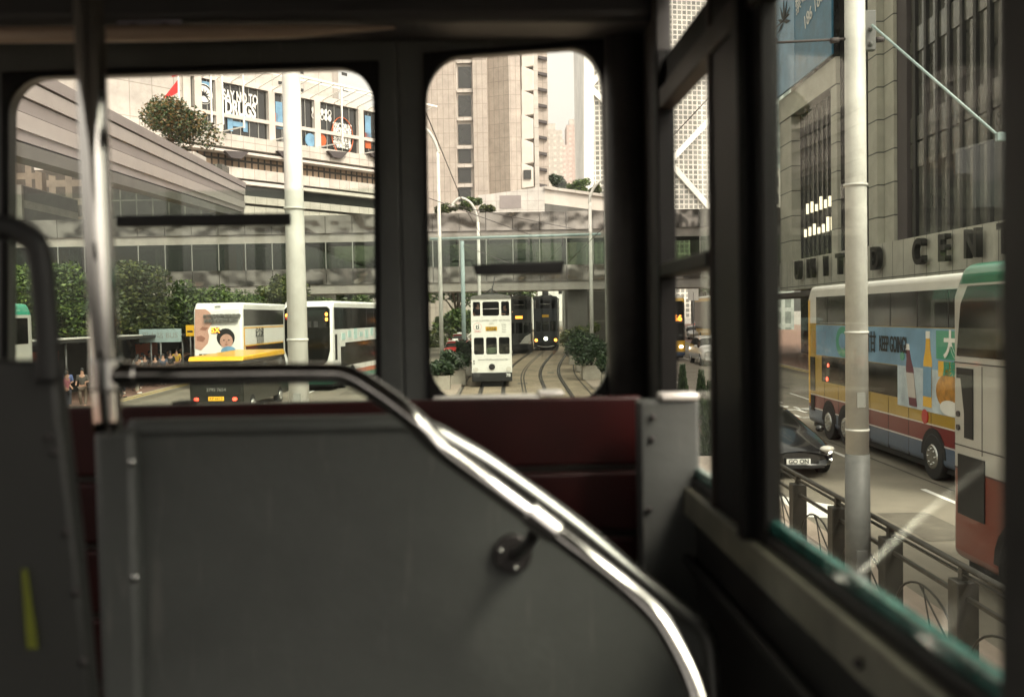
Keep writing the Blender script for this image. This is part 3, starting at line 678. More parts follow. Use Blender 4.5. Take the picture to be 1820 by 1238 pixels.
p8 = cylpole('tram_pole', 'thin pale post standing behind the bridge pier', 1001, 98, .10, .09, PY(1001, 500, 98).z, group='tram line poles', pyref=560)
for pp_, rr_ in ((p1, .14), (p2, .145)):
    for zz_ in (2.2, 3.4, 5.2): MB().tube([(0, 0, zz_), (0, 0, zz_+.03)], rr_+.004, 20).build('steel_band', 'polewhite', pp_)
    MB().box(-.05, .05, -rr_-.012, -rr_+.01, 2.5, 2.68).build('number_tag', 'ink', pp_); MB().box(-.07, .07, -rr_-.02, -rr_+.04, .35, .75).build('access_door', 'polegrey', pp_, bevel=.005)
def arm(parent, pts, Y, r):
    loc = parent.location
    q = smooth_path([PY(a, c, Y)-V(loc) for a, c in pts]); MB().tube(q, r, 10).build('lamp_arm', 'polewhite', parent)
arm(p3, [(780, 272), (774, 255), (765, 238), (752, 225)], 56, .09)
arm(p5, [(850, 398), (846, 378), (836, 360), (818, 352), (803, 364)], 66, .09)
MB().ball(PY(803, 366, 66)-V(p5.location), .28, 10, (1, .6, .35)).build('lamp_head', 'white', p5)
arm(p6, [(1047, 362), (1050, 345), (1060, 328), (1078, 315)], 60, .09)
sb = thing('span_bar', 'long pale horizontal bar carrying the overhead line across the tracks', 'bar')
MB().tube([PY(764, 425, 60), PY(1068, 416, 60)], .085, 10).build('tube', 'polegreen', sb)
for px in (812, 868, 940, 1000): MB().tube([PY(px, 421, 60), PY(px, 436, 60)], .03, 6).build('hanger', 'seam', sb)
wr = [((757, 200), (826, 368), 40, 62, .022, 'steep dark wire from the upper left of the right rear window'), ((762, 352), (950, 420), 44, 66, .018, 'wire crossing in front of the footbridge, upper one from the left'),
      ((800, 364), (1048, 412), 50, 60, .018, 'wire from the curved lamp arm to the right pole'), ((824, 436), (905, 468), 62, 40, .018, 'wire from the blue grey pole down to the black bar'),
      ((1082, 395), (1010, 466), 50, 66, .018, 'wire descending left from the right window edge'), ((826, 368), (856, 420), 62, 66, .018, 'short wire beside the curved arm pole'),
      ((1000, 434), (968, 470), 60, 80, .015, 'thin wire over the dark tram'), ((1195, 243), (1282, 150), 30, 16, .012, 'dark wire across the braced tower in the side window'),
      ((1372, 58), (1402, 26), 22, 18, .012, 'short dark wire at the top of the large side window')]
for (a, c, ya, yb2, r, d) in wr:
    o = MB().tube([PY(*a, ya), PY(*c, yb2)], r, 6).build('overhead_wire', 'seam'); tag(o, d, 'wire', 'overhead wires')
# ------------------------------------------------------------------ footbridge
BY = 72
fb = thing('footbridge', 'glazed footbridge with wavy mirrored cladding crossing over the tram tracks', 'footbridge', (0, BY, 0))
zl = [PY(905, v, BY).z for v in (516, 500, 472, 425, 409, 377)]
xL, xR = -62, PY(1420, 450, BY).x
def seg(name, m_, z0, z1, y0=0, y1=4.6, xa=xL, xb=xR): 
    s = MB(); s.box(xa, xb, y0, y1, z0, z1); return s.build(name, m_, fb)
seg('deck', 'concrete', zl[0], zl[1]+.0, .1)
for nm, za, zb2 in (('lower_cladding', zl[1], zl[2]), ('upper_cladding', zl[4], zl[5])):
    x = xL
    s = MB(); ji = MB()
    while x < xR:
        s.box(x+.02, x+1.93, 0, .06, za, zb2); s.box(x+.02, x+1.93, 4.5, 4.56, za, zb2); x += 1.95
    s.build(nm, 'mirror', fb)
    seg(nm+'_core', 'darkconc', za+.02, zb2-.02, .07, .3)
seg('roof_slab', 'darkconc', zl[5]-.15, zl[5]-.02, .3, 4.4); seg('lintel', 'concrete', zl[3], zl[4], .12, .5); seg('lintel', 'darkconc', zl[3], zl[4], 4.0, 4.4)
seg('glazing', 'bridgeglass', zl[2], zl[3], .05, .07); seg('glazing', 'bridgeglass', zl[2], zl[3], 4.5, 4.52)
s = MB(); x = xL
while x < xR: s.box(x-.03, x+.03, .0, .12, zl[2], zl[3]); x += 1.95
s.build('mullions', 'frame_al', fb)
for x in range(int(xL), int(xR), 6): MB().box(x, x+.35, .9, 1.3, zl[2], zl[3]).build('column', 'darkconc', fb)
for px, w in ((388, 40), (190, 40), (60, 46)):   # timber panels in the left hall
    x0 = PY(px, 450, BY).x-fb.location.x; MB().box(x0, x0+w*BY/FPX, 1.5, 1.6, zl[2], zl[3]).build('timber_panel', 'wooddoor', fb)
for px0, px1 in ((1008, 1044), (1120, 1150), (700, 725), (300, 330)):
    a = PY(px0, 560, BY+1).x; c = PY(px1, 560, BY+1).x; MB().box(a, c, .8, 3.4, gz(BY)-.1, zl[0]).build('pier', 'darkconc', fb, bevel=.04)
# dark hall behind left part of the bridge
gh = thing('glass_hall', 'dark glazed hall behind the street trees under the sloping walkway', 'building', (0, 80, 0))
a = PY(30, 400, 80).x; c = PY(540, 400, 80).x
zt2, zb3 = PY(350, 396, 80).z, PY(350, 560, 80).z
MB().box(PY(195, 300, 80).x, PY(395, 300, 80).x, 0, 2, zt2, PY(350, 292, 80).z).build('upper_glazing', grid_mat('upper dark grid', (.055, .055, .045), (.16, .16, .13), 1.3, 1.5, .06, (1, 0), .25, var=.6), gh)
MB().box(a-30, c, 0, 14, zb3-4, zt2).build('body', grid_mat('dark hall glazing', (.05, .05, .038), (.14, .14, .11), 1.3, 9, .05, (1, 0), .25, var=.6), gh)
MB().box(PY(240, 500, 80).x, PY(320, 500, 80).x, -.6, -.02, PY(270, 517, 80).z, PY(270, 487, 80).z).build('stone_panel', 'plainstone', gh)
# under-bridge background: low white building pieces
lw = thing('low_white_building', 'low bright building seen under the footbridge above the dark tram', 'building', (0, 130, gz(130)))
for (x0, x1, y0, y1) in ((905, 952, 515, 545), (956, 984, 505, 532), (985, 1012, 500, 530), (846, 905, 508, 560)):
    a = PY(x0, y1, 130); c = PY(x1, y0, 130); MB().box(a.x, c.x, 0, 6, a.z-lw.location.z-3, c.z-lw.location.z).build('wing', 'white', lw)
    MB().box(a.x+.6, a.x+1.4, -.05, -.01, c.z-lw.location.z-1.6, c.z-lw.location.z-.8).build('window', 'bldglass', lw)
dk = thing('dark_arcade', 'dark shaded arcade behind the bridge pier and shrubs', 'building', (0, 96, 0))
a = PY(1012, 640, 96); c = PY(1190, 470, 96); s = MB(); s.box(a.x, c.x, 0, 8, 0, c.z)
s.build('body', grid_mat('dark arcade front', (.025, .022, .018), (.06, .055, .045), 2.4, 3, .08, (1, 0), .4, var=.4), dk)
hg = MB(); random.seed(5)
bl = [(random.uniform(-16, -4.6), random.uniform(84, 92), gz(88)+random.uniform(.3, 1.6), random.uniform(.5, .9)) for _ in range(40)]
leaves(hg, bl, 9000, .16); o = hg.build('hedge', 'leafC'); tag(o, 'yellow green hedge behind the taxi beyond the left road', 'hedge', None, 'stuff')
# ------------------------------------------------------------------ sloping walkway at left
wk = thing('elevated_walkway', 'elevated walkway with pale grooved cladding slanting across the left rear window', 'walkway')
Yr, Yl = 65, 24
def wkp(px, py, Y): return PY(px, py, Y)
tr_, br_, tl_, bl_ = PY(437, 325, Yr), PY(437, 378, Yr), PY(36, 108, Yl), PY(36, 247, Yl)
def ex(A, B, k): return B+(B-A)*k
tl_, bl_ = ex(tr_, tl_, .35), ex(br_, bl_, .35)
fr = [0, .17, .20, .42, .44, .62, .64, .86, 1.0]
ms_ = ['walkclad2', 'seam', 'walkclad', 'seam', 'walkclad2', 'seam', 'walkclad', 'walkclad2']
outs_ = [.0, .06, .02, .07, .05, .08, .02, .05]
dirn = (tr_-tl_); nrm = V((dirn.y, -dirn.x, 0)).normalized()
for i in range(8):
    f0, f1 = fr[i], fr[i+1]; o_ = nrm*(-outs_[i]*2.0)
    A = tl_.lerp(bl_, f1)+o_; B = tr_.lerp(br_, f1)+o_; C3 = tr_.lerp(br_, f0)+o_; D = tl_.lerp(bl_, f0)+o_
    MB().ext([A, B, C3, D], -nrm*.5).build('cladding_band', ms_[i], wk)
A, B = bl_-V((0, 0, .05)), br_-V((0, 0, .05))
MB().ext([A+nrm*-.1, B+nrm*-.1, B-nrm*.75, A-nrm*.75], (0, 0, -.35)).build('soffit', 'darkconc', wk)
MB().ext([tl_-nrm*.5, tr_-nrm*.5, tr_-nrm*.75, tl_-nrm*.75], (0, 0, -.3)).build('roof', 'walkclad', wk)
# ------------------------------------------------------------------ mall with signs
P0 = V((-17.8, 130, 0)); D0 = V((.636, .772, 0)).normalized(); ang = math.atan2(D0.y, D0.x)
ORG = P0-D0*28.6
mall = thing('mall_building', 'pale stone mall with black sign windows reading SAY NO TO DRUGS and stepped ledges', 'building', ORG, ang)
MI = (Matrix.Translation(ORG) @ Matrix.Rotation(ang, 4, 'Z')).inverted()
NF = V((D0.y, -D0.x, 0))
def ML(px, py, dd=0):
    d = ray(px, py); t = ((ORG+NF*dd-CAM).dot(NF))/d.dot(NF); return MI @ (CAM+d*t)
zm = lambda py: ML(560, py).z
XA, XB = ML(178, 300).x, ML(730, 220).x
def mseg(name, m_, y0, y1, out, back=2, xa=XA, xb=XB):
    s = MB(); s.box(xa, xb, -out, back, zm(y1), zm(y0)); return s.build(name, m_, mall)
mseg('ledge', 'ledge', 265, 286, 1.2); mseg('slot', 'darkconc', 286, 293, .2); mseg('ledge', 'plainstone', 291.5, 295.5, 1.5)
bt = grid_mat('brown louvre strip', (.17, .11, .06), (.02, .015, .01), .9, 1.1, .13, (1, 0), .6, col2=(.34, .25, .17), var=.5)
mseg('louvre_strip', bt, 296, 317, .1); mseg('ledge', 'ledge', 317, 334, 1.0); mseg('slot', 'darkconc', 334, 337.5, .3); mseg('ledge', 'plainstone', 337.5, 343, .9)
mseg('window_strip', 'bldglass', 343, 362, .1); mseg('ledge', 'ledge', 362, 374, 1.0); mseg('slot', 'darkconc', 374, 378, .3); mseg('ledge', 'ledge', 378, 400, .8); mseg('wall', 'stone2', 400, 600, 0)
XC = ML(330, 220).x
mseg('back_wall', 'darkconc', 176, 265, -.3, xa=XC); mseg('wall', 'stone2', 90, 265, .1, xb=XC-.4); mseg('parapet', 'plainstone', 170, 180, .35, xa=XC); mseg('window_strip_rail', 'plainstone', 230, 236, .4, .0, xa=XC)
# sign windows between stone columns
cols = [330, 350, 387, 480, 561, 638, 700]
cx = [ML(p, 220).x for p in cols]
for p, x in zip(cols, cx): MB().box(x-.45, x+.45, -.42, .1, zm(265), zm(180)).build('column', 'plainstone', mall)
for i in range(len(cx)-1):
    for (ya, yb2) in ((181, 230), (236, 264)):
        w_ = MB(); w_.box(cx[i]+.5, cx[i+1]-.5, .02, .1, zm(yb2), zm(ya)); wo = w_.build('window', 'bldglass', mall)
        fm = MB(); nn = 5 if cx[i+1]-cx[i] > 5 else 2
        for k in range(nn+1):
            x = cx[i]+.5+(cx[i+1]-cx[i]-1)*k/nn; fm.box(x-.05, x+.05, -.06, .02, zm(yb2), zm(ya))
        fm.build('frame', 'frame_al', wo)
# pergola on the roof
s = MB()
for z, y in ((zm(160), -2.5), (zm(165), -5)): s.box(-8, XB, y-.08, y+.08, z, z+.2)
for k in range(24): x = -8+k*1.9; s.bar((x, 0, zm(178)), (x, -5, zm(164)), .1, .12)
for x in cx: s.bar((x, 0, zm(262)), (x, -5, zm(262)), .12, .12); s.bar((x, -4.9, zm(264)), (x, -4.9, zm(165)), .16, .16)
s.build('pergola', 'white', mall)
for p in (405, 497, 585, 655):
    q = ML(p, 272); MB().ext([(q.x-1.6, -1.25, q.z-.1), (q.x+1.6, -1.25, q.z+.1), (q.x+.6, -1.25, q.z-.8), (q.x-.8, -1.25, q.z-.8)], (0, -.5, 0)).build('canopy', 'seam', mall)
def msign(s_, px, py, size, m_='white', sx=1, bold=.02): 
    q = ML(px, py, .2); return text('lettering', s_, size, mall, m_, (q.x, -.14, q.z), 'F', .02, sx, bold=bold)
msign('SAY NO TO', 428, 174, 1.6, sx=.56, bold=.05); msign('DRUGS', 428, 195, 2.3, sx=.56, bold=.09)
msign('HNC DRUG', 609, 225, .95, sx=.62, bold=.03); msign('INFOCENTRE', 609, 234, .85, sx=.58, bold=.03)
msign('香港賽馬會', 609, 249, .95, sx=.62, bold=.02); msign('藥物資訊天地', 609, 259, .85, sx=.60, bold=.02)
msign('●○ ●●○', 572, 199, .95, sx=.7); msign('○● ○●●', 572, 209, .95, sx=.7)
q = ML(609, 242, .2); MB().tube([(q.x+1.75*math.cos(a*.1963), -.16, q.z+2.35*math.sin(a*.1963)) for a in range(33)], .07, 6).build('ring_logo', 'orange', mall)
for p, m_ in ((552, 'sky_blue'), (571, 'orange')):
    q = ML(p, 249, .2); s = MB(); s.tube([(q.x, -.2, q.z), (q.x, -.1, q.z)], .82, 20); s.build('round_logo', m_, mall)
q = ML(362, 167, .2); s = MB(); s.tube([(q.x, -.22, q.z), (q.x, -.12, q.z)], 1.15, 24); s.build('round_logo', 'white', mall)
s = MB(); s.tube([(q.x+1.0*math.cos(a*.2618), -.26, q.z+1.0*math.sin(a*.2618)) for a in range(25)], .06, 6); s.bar((q.x-.7, -.26, q.z+.7), (q.x+.7, -.26, q.z-.7), .06, .08)
for a in range(-3, 4):
    t = R(90+a*32); s.ext([(q.x, -.24, q.z-.2), (q.x+.35*math.cos(t-.25), -.24, q.z-.2+.35*math.sin(t-.25)), (q.x+.85*math.cos(t), -.24, q.z-.2+.85*math.sin(t)), (q.x+.35*math.cos(t+.25), -.24, q.z-.2+.35*math.sin(t+.25))], (0, -.02, 0))
s.build('leaf_logo', 'black', mall)
for (p, py, w, h, m_) in ((362, 151, 1.0, .45, 'sky_blue'), (410, 217, .35, 1.0, 'sky_blue'), (424, 221, .8, .3, 'sky_blue'), (437, 219, .3, 1.0, 'sky_blue'), (497, 205, .5, 1.6, 'sky_blue'), (491, 214, .3, .9, 'orange'), (655, 225, .5, 1.4, 'sky_blue'), (655, 250, .5, 1.0, 'orange')):
    q = ML(p, py, .2); MB().box(q.x-w, q.x+w, -.11, -.08, q.z-h, q.z+h).build('poster', m_, mall)
# tall tiled tower behind the mall
tw = thing('tiled_tower', 'tall white tiled tower rising behind the sign windows of the mall', 'building', ORG-NF*10, ang)
zb4 = zm(260); d_t = ray(176, 300); t_t = ((ORG-NF*10-CAM).dot(NF))/d_t.dot(NF); xt_ = ((Matrix.Translation(ORG-NF*10) @ Matrix.Rotation(ang, 4, 'Z')).inverted() @ (CAM+d_t*t_t)).x
s = MB(); s.box(xt_, 31, 0, 4, 0, 90); s.box(xt_-12, xt_, 0, 4, PY(100, 262, 105).z, 90); s.tube([(31, 2.5, 0), (31, 2.5, 90)], 2.5, 24); s.box(31, 33, 3.2, 28, 0, 90); s.build('wall', 'stone2', tw)
for p, py in ((545, 100), (500, 148), (534, 128), (534, 160), (612, 132), (614, 160), (614, 182)):
    d = ray(p, py); t = ((ORG-NF*10-CAM).dot(NF))/d.dot(NF); q = (Matrix.Translation(ORG-NF*10) @ Matrix.Rotation(ang, 4, 'Z')).inverted() @ (CAM+d*t)
    MB().box(q.x-.5, q.x+.5, -.03, .02, q.z-.22, q.z+.22).build('vent', 'bldglass', tw)
# podium carrying the flowering tree and the flag
pod = thing('podium_block', 'stone podium terrace behind the sloping walkway carrying the blossom tree', 'building', (0, 74, 0))
a = PY(60, 285, 74); c = PY(345, 285, 74); MB().box(a.x, c.x, 0, 3, pbz-1.2, pbz).build('wall', 'stone2', pod)
fl = thing('flag_pole', 'thin pole with a red flag above the blossom tree', 'flag', (PY(318, 180, 84).x, 84, pbz))
h1 = PY(318, 105, 84).z-pbz; MB().tube([(0, 0, 0), (0, 0, h1)], [.07, .05], 8).build('pole', 'white', fl)
s = MB(); za, zb5 = PY(302, 172, 84).z-pbz, PY(302, 148, 84).z-pbz
s.quad((-1.3, .0, za-.1), (-.1, .15, zb5+.3), (-.08, 0, zb5-.8), (-.9, -.2, za-.2)); s.quad((-.55, .1, zb5+.5), (1.2, .1, zb5+1.0), (.4, 0, zb5+1.6), (-.7, 0, zb5+1.55)); s.build('flag_cloth', 'flag', fl)
# ------------------------------------------------------------------ stone tower in the right rear window
st_ = thing('stone_tower', 'tall pale granite tower with a column of dark windows, centre of the view', 'building', (0, 185, 0))
def SX(px, Y): return PY(px, 200, Y).x
H = 75
s = MB(); s.box(SX(676, 185), SX(811, 185), 0, 20, 0, H); s.build('wall', 'stone', st_)
s = MB(); s.box(SX(841, 185), SX(866, 185), 0, 20, 0, H); s.build('wall', 'stone', st_)
s = MB(); s.box(SX(811, 185), SX(841, 185), 1.2, 20, 0, H); s.build('wall', 'plainstone', st_)
for (ya, yb2) in ((60, 105), (119, 157), (170, 207), (221, 257), (265, 290), (299, 325), (334, 358)):
    a = PY(815, yb2, 186.1); c = PY(837, ya, 186.1); w_ = MB().box(a.x, c.x, .95, 1.25, a.z, c.z).build('window', 'bldglass', st_)
    MB().box(a.x-.3, c.x+.3, .5, 1.1, a.z-.9, a.z-.25).build('sill', 'stone2', w_)
a_, b_, c_, d_ = SX(864, 191), SX(905, 190), SX(926, 190), SX(975, 190)
s = MB(); s.ext([(a_, 7.2, 0), (b_, 5, 0), (b_, 20, 0), (a_, 20, 0)], (0, 0, H)); s.build('wall', grid_mat('shaded granite face', (.34, .295, .25), (.21, .18, .155), 1.05, 2.7, .05, (.84, -.54), .6), st_)  # darker granite copy puts the turned face's shade into its colour
s = MB(); s.ext([(b_, 5.0, 0), (c_, 5.4, 0), (c_, 20, 0), (b_, 20, 0)], (0, 0, H)); s.build('wall', 'stone', st_)
for i in range(9):
    yy = 335-i*43; a = PY(927, yy, 190); c = PY(948, yy-38, 190)
    MB().ext([(a.x, 5.2, a.z), (c.x, 5.2, a.z+.3), (c.x, 5.2, c.z), (a.x, 5.2, c.z+1.0)], (0, 3, 0)).build('bay_panel', 'plainstone', st_, bevel=.15)
MB().box(c_, SX(949, 190), 6.6, 20, 0, H).build('wall', 'stone2', st_)
a = PY(931, 318, 190); c = PY(944, 302, 190); MB().box(a.x, c.x, 4.9, 5.3, a.z, c.z).build('window', 'bldglass', st_)
MB().box(SX(949, 190), SX(957, 190), 5.6, 20, 0, H).build('wall', 'stone2', st_)
MB().box(SX(957, 190), d_, 7.4, 20, 0, H).build('wall', 'stone', st_)
for i in range(14):
    yy = 327-i*28.6; a = PY(957, yy, 190); c = PY(973, yy-4, 190); MB().ext([(a.x, 7.38, c.z), (c.x, 7.38, c.z-.35), (c.x, 7.38, a.z-.5), (a.x, 7.38, a.z-.1)], (0, -.6, 0)).build('slot', 'seam', st_)
# low white block with dark triangle
lb_ = thing('white_low_block', 'low white tiled block with a sloping roof edge at the foot of the stone tower', 'building', (0, 150, 0))
def q3(px, py): p = PY(px, py, 150); return (p.x, 0, p.z)
MB().ext([q3(850, 420), q3(968, 420), q3(968, 331), q3(870, 345), q3(850, 347)], (0, 12, 0)).build('wall', grid_mat('white tiles', (.52, .49, .46), (.34, .31, .29), 1.6, 1.4, .04, (1, 0), .6), lb_)
MB().ext([q3(968, 420), q3(1190, 420), q3(1190, 388), q3(1060, 374), q3(968, 362)], (0, 10, 0)).build('recess', 'darkconc', lb_)
MB().ext([q3(968, 361.5), q3(1060, 373.5), q3(1190, 387), q3(1190, 362), q3(968, 331.5)], (0, 10, 0)).build('sloping_fascia', 'plainstone', lb_)
MB().ext([(x, -.4, z) for x, _, z in (q3(968, 336), q3(1190, 366), q3(1190, 361), q3(968, 331))], (0, .4, 0)).build('coping', 'stone2', lb_)
a, c = q3(888, 371), q3(926, 347); MB().box(a[0], c[0], -.05, .02, a[2], c[2]).build('louvre', 'walkclad2', lb_)
MB().box(q3(760, 0)[0], q3(852, 0)[0], 2, 12, q3(800, 420)[2], q3(800, 372)[2]).build('side_wing', 'stone2', lb_)
# ------------------------------------------------------------------ braced glass tower
bt_ = thing('braced_tower', 'tall gridded glass tower with white diagonal braces', 'building', (0, 350, 0))
def b3(px, py, dy=0): p = PY(px, py, 350); return V((p.x, dy, p.z))
gm = grid_mat('tower curtain grid', (.10, .10, .09), (.62, .59, .53), 1.75, 1.75, .26, (1, 0), .3, var=.5, col2=(.24, .235, .21), vscale=.05)
xa, xm, xb = b3(1040, 300).x, b3(1188, 300).x, b3(1420, 300).x
MB().ext([(xa, 0, 0), (xm, 0, 0), (xb, 10, 0), (xb, 50, 0), (xa, 50, 0)], (0, 0, 150)).build('curtain_wall', gm, bt_)
s = MB(); w = 1.9
for A, B in (((1047, 155), (1130, 60)), ((1047, 155), (1188, 290)), ((1047, 155), (960, 60)), ((1047, 400), (1188, 290)), ):
    if A[0] < 1040 or B[0] < 1040: continue
    s.bar(b3(*A, -.6), b3(*B, -.6), w, 1.2, (0, 1, 0))
s.bar(b3(1046, 60, -.7), b3(1046, 420, -.7), 3.4, 1.2, (0, 1, 0)); s.bar((xm, -.5, 0), (xm, -.5, 70), .8, .8, (0, 1, 0))
def b4(px, py):
    d = ray(px, py); n_ = V((10, -(xb-xm), 0)).normalized(); t = (V((xm, 350, 0))-CAM).dot(n_)/d.dot(n_); p = CAM+d*t; return V((p.x, p.y-350, p.z))+n_*-.0+V((0, -.7, 0))
for A, B in (((1188, 290), (1300, 172)), ((1188, 288), (1290, 402)), ((1300, 172), (1400, 285))): s.bar(b4(*A), b4(*B), w, 1.2, (0, 1, 0))
s.build('brace', 'white', bt_)
# distant blocks
random.seed(11)
dd = [(962, 1000, 232, 520, 'pale distant tower block directly beside the stone tower'), (985, 1012, 258, 600, 'short pinkish distant block in the sky gap'), (1008, 1030, 222, 640, 'slim pink distant tower in the middle of the sky gap'), (1024, 1046, 205, 700, 'highest hazy distant block next to the braced tower'), (940, 980, 246, 680, 'faint distant block far left of the sky gap'), (1030, 1044, 240, 480, 'narrow distant block with a blue glass panel')]
cc = [(.62, .56, .5), (.62, .5, .45), (.6, .47, .42), (.6, .52, .5), (.6, .55, .5), (.5, .42, .4)]
for i, (a, c, yt, Y, d) in enumerate(dd):
    t = thing('distant_tower', d, 'building', (PY((a+c)/2, 300, Y).x, Y, 0), 0, 'distant towers in the sky gap'); w = (c-a)*Y/FPX/2; h = PY(a, yt, Y).z
    MB().box(-w, w, 0, 20, 0, h).build('wall', grid_mat('distant facade', cc[i], tuple(x*.72 for x in cc[i]), 3.4, 3.2, 1.0, (1, 0), .7), t)
    MB().box(-w*.5, w*.4, 2, 10, h, h+4).build('roof_house', 'stone2', t)
    if i == 5: MB().box(-w*.8, w*.8, -.4, -.1, h-40, h-14).build('glass_panel', 'sky_blue', t)
# left distant towers seen under the walkway
for i, (a, c, yt, Y, d, c1) in enumerate(((-30, 76, 238, 150, 'dark windowed beige tower at the far left edge', (.34, .27, .2)), (82, 160, 262, 140, 'lighter beige tower with small square windows left of the grab pole', (.46, .38, .29)), (150, 300, 300, 160, 'dim glass block just right of the grab pole under the walkway', (.12, .13, .11)), (-60, 40, 330, 120, 'pale low block behind the black grab frame', (.4, .38, .33)))):
    t = thing('left_tower', d, 'building', (PY((a+c)/2, 300, Y).x, Y, 0), 0, 'towers under the walkway'); w = (c-a)*Y/FPX/2; h = PY((a+c)/2, yt, Y).z
    MB().box(-w, w, 0, 15, 0, h).build('wall', grid_mat('left tower facade', tuple(x*.35 for x in c1), c1, 2.3, 2.6, .5, (1, 0), .5, var=.3), t)
    MB().box(w*.78, w*1.0, -.5, 0, 0, h).build('corner_strip', mat('corner strip', c1, .6), t)
# building seen through upper left of side glass
fb2 = thing('grey_green_block', 'grey green windowed block left of the stone portal in the large side window', 'building', (PY(1372, 300, 118).x, 118, 0))
h = PY(1390, 98, 118).z; MB().box(-3, 2.5, 0, 20, 0, h).build('wall', grid_mat('grey green facade', (.16, .19, .17), (.34, .38, .35), 1.2, 1.9, .25, (1, 0), .4, var=.5), fb2)
MB().box(-2.4, 2.2, -.3, 0, PY(1390, 500, 118).z, PY(1390, 300, 118).z).build('pale_base', grid_mat('pale base', (.07, .07, .06), (.45, .44, .38), 1.1, 2.0, .42, (1, 0), .6), fb2)
bx2 = MB().box(-8, -2.4, -.1, 10, 0, PY(1350, 380, 118).z).build('side_wing', 'darkconc', fb2)
# ------------------------------------------------------------------ building with big letters on the right
UX = 20.0
uc = thing('letter_building', 'dark office building at right with stone fascia reading UNITED CENTRE', 'building', (UX, 0, 0))
Y0u, Y1u = 26, PXX(1398, 500, UX).y
def ub(name, m_, y0, y1, z0, z1, out=0, back=3): return MB().box(-out, back, y0, y1, z0, z1).build(name, m_, uc)
ub('fascia', 'uc_fascia', Y0u, Y1u, 5.1, 7.1, .5); ub('shopfront', 'bldglass', Y0u, Y1u, 0, 5.1, -1.0)
def uy(px): return PXX(px, 300, UX).y
ub('curtain_wall', 'uc_glass', Y0u, Y1u-.6, 7.1, 34, -.25, 12)
ub('portal_column', 'uc_stone', uy(1417), Y1u, 7.1, 17.0, .4); ub('portal_column', 'uc_stone', uy(1500), uy(1489), 7.1, 17.0, .4)
ub('portal_beam', 'uc_stone', uy(1500), Y1u, 17.0, 18.6, .45)
ub('column', 'uc_stone', uy(1576), uy(1560), 7.1, 34, .5); ub('column', 'uc_stone', uy(1594), uy(1577), 7.1, 34, .15)
ub('recess', 'seam', uy(1612), uy(1595), 7.1, 34, .0); 
s = MB(); y = Y0u
while y < uy(1612): s.box(.08, .30, y, y+.26, 7.1, 34); y += 1.25
s.build('mullion', 'black', uc)
s = MB()
for k, y in enumerate([uy(1552)+.35*i for i in range(20) if uy(1552)+.35*i < uy(1500)]): s.box(-.2, .26, y, y+.1, 7.1, 34)
s.build('mullion', 'black', uc)
s = MB(); y = uy(1486)
while y < uy(1420): s.box(.14, .3, y, y+.14, 7.1, 17); y += .95
s.build('mullion', 'black', uc)
for z in (10.6, 11.9, 16.2, 20.4, 24.6, 28.8): ub('spandrel', 'uc_glass' if z > 11 else 'uc_glass', Y0u, uy(1612), z, z+1.2, -.17, .3)
rs = random.Random(3)
for k in range(15):     # lit shop ceiling lights
    y = uy(1430+k*4); MB().box(-.0, .12, y, y+.22, 8.6+(k % 2)*1.5, 9.0+(k % 2)*1.5+rs.random()*.5).build('lit_window', 'window_warm', uc)
for ch, y in zip('UNITEDCENTRE', (65.2, 62.5, 59.6, 57, 54.1, 51.4, 46, 43.4, 40.7, 38, 35.3, 32.6)):
    text('letter', ch, 1.62, uc, 'letter', (-.78, y, 6.27), 'L', .14, .98, bold=.05)
cn = MB(); cn.box(-3.2, -.3, 36, Y1u, 4.5, 4.75); cn.build('canopy', 'seam', uc)
# advert banner above the portal
ban = thing('advert_banner', 'tall blue advert banner with a leaf emblem above the stone portal', 'banner', (UX-.75, 0, 0))
by0, by1 = uy(1502), uy(1400)
MB().box(0, .12, by0, by1, 18.7, 30).build('sheet', 'deep_blue', ban)
MB().box(-.03, 0, by0+(by1-by0)*.62, by1-.1, 18.7, 30).build('pale_strip', 'sky_blue', ban)
text('lettering', '禁毒諮詢熱線', 1.25, ban, 'white', (-.04, (by0+by1)/2-2.6, 24.2), 'L', .01, rot=(R(90), R(-12), R(-90)))
text('lettering', '186 186', 1.2, ban, 'white', (-.04, (by0+by1)/2-2.6, 22.3), 'L', .01, rot=(R(90), R(-12), R(-90)))
s = MB(); c0 = V((-.06, by1-2.2, 23.4))
for a in range(-3, 4):
    t = R(90+a*34); s.ext([c0, c0+V((0, .7*math.cos(t-.2), .7*math.sin(t-.2))), c0+V((0, 1.6*math.cos(t), 1.6*math.sin(t))), c0+V((0, .7*math.cos(t+.2), .7*math.sin(t+.2)))], (-.02, 0, 0))
s.build('leaf_emblem', 'black', ban)
# ------------------------------------------------------------------ vehicles
def wheel(parent, x, y, r, w=.28, out=1):
    s = MB(); s.tube([(x-w/2, y, r), (x+w/2, y, r)], r, 22); wo = s.build('wheel', 'rubber', parent, bevel=.03)
    xo = x+out*(w/2-.02); s = MB(); s.tube([(xo, y, r), (xo+out*.05, y, r)], [r*.58, r*.5], 16)
    for a in range(8): s.ball((xo+out*.05, y+r*.34*math.cos(a*.785), r+r*.34*math.sin(a*.785)), .03, 6)
    s.build('rim', 'chrome2', wo)
def bus(label, loc, rz, bodymat, L=11.5, Wd=2.5, Hh=4.4, group='double decker buses', rake=0):
    t = thing('double_decker_bus', label, 'bus', loc, rz, group)
    w = Wd/2
    s = MB(); s.ext([(-w, rake, .32), (-w, 0.02, 1.0), (-w, 0, 2.2), (-w, .12, Hh-.35), (-w, .45, Hh), (-w, L-.3, Hh), (-w, L, Hh-.4), (-w, L, .32)], (Wd, 0, 0))
    s.build('body', bodymat, t, bevel=.14, seg=4)
    MB().box(-w+.1, w-.1, .3, L-.3, .2, .34).build('chassis', 'black', t)
    return t
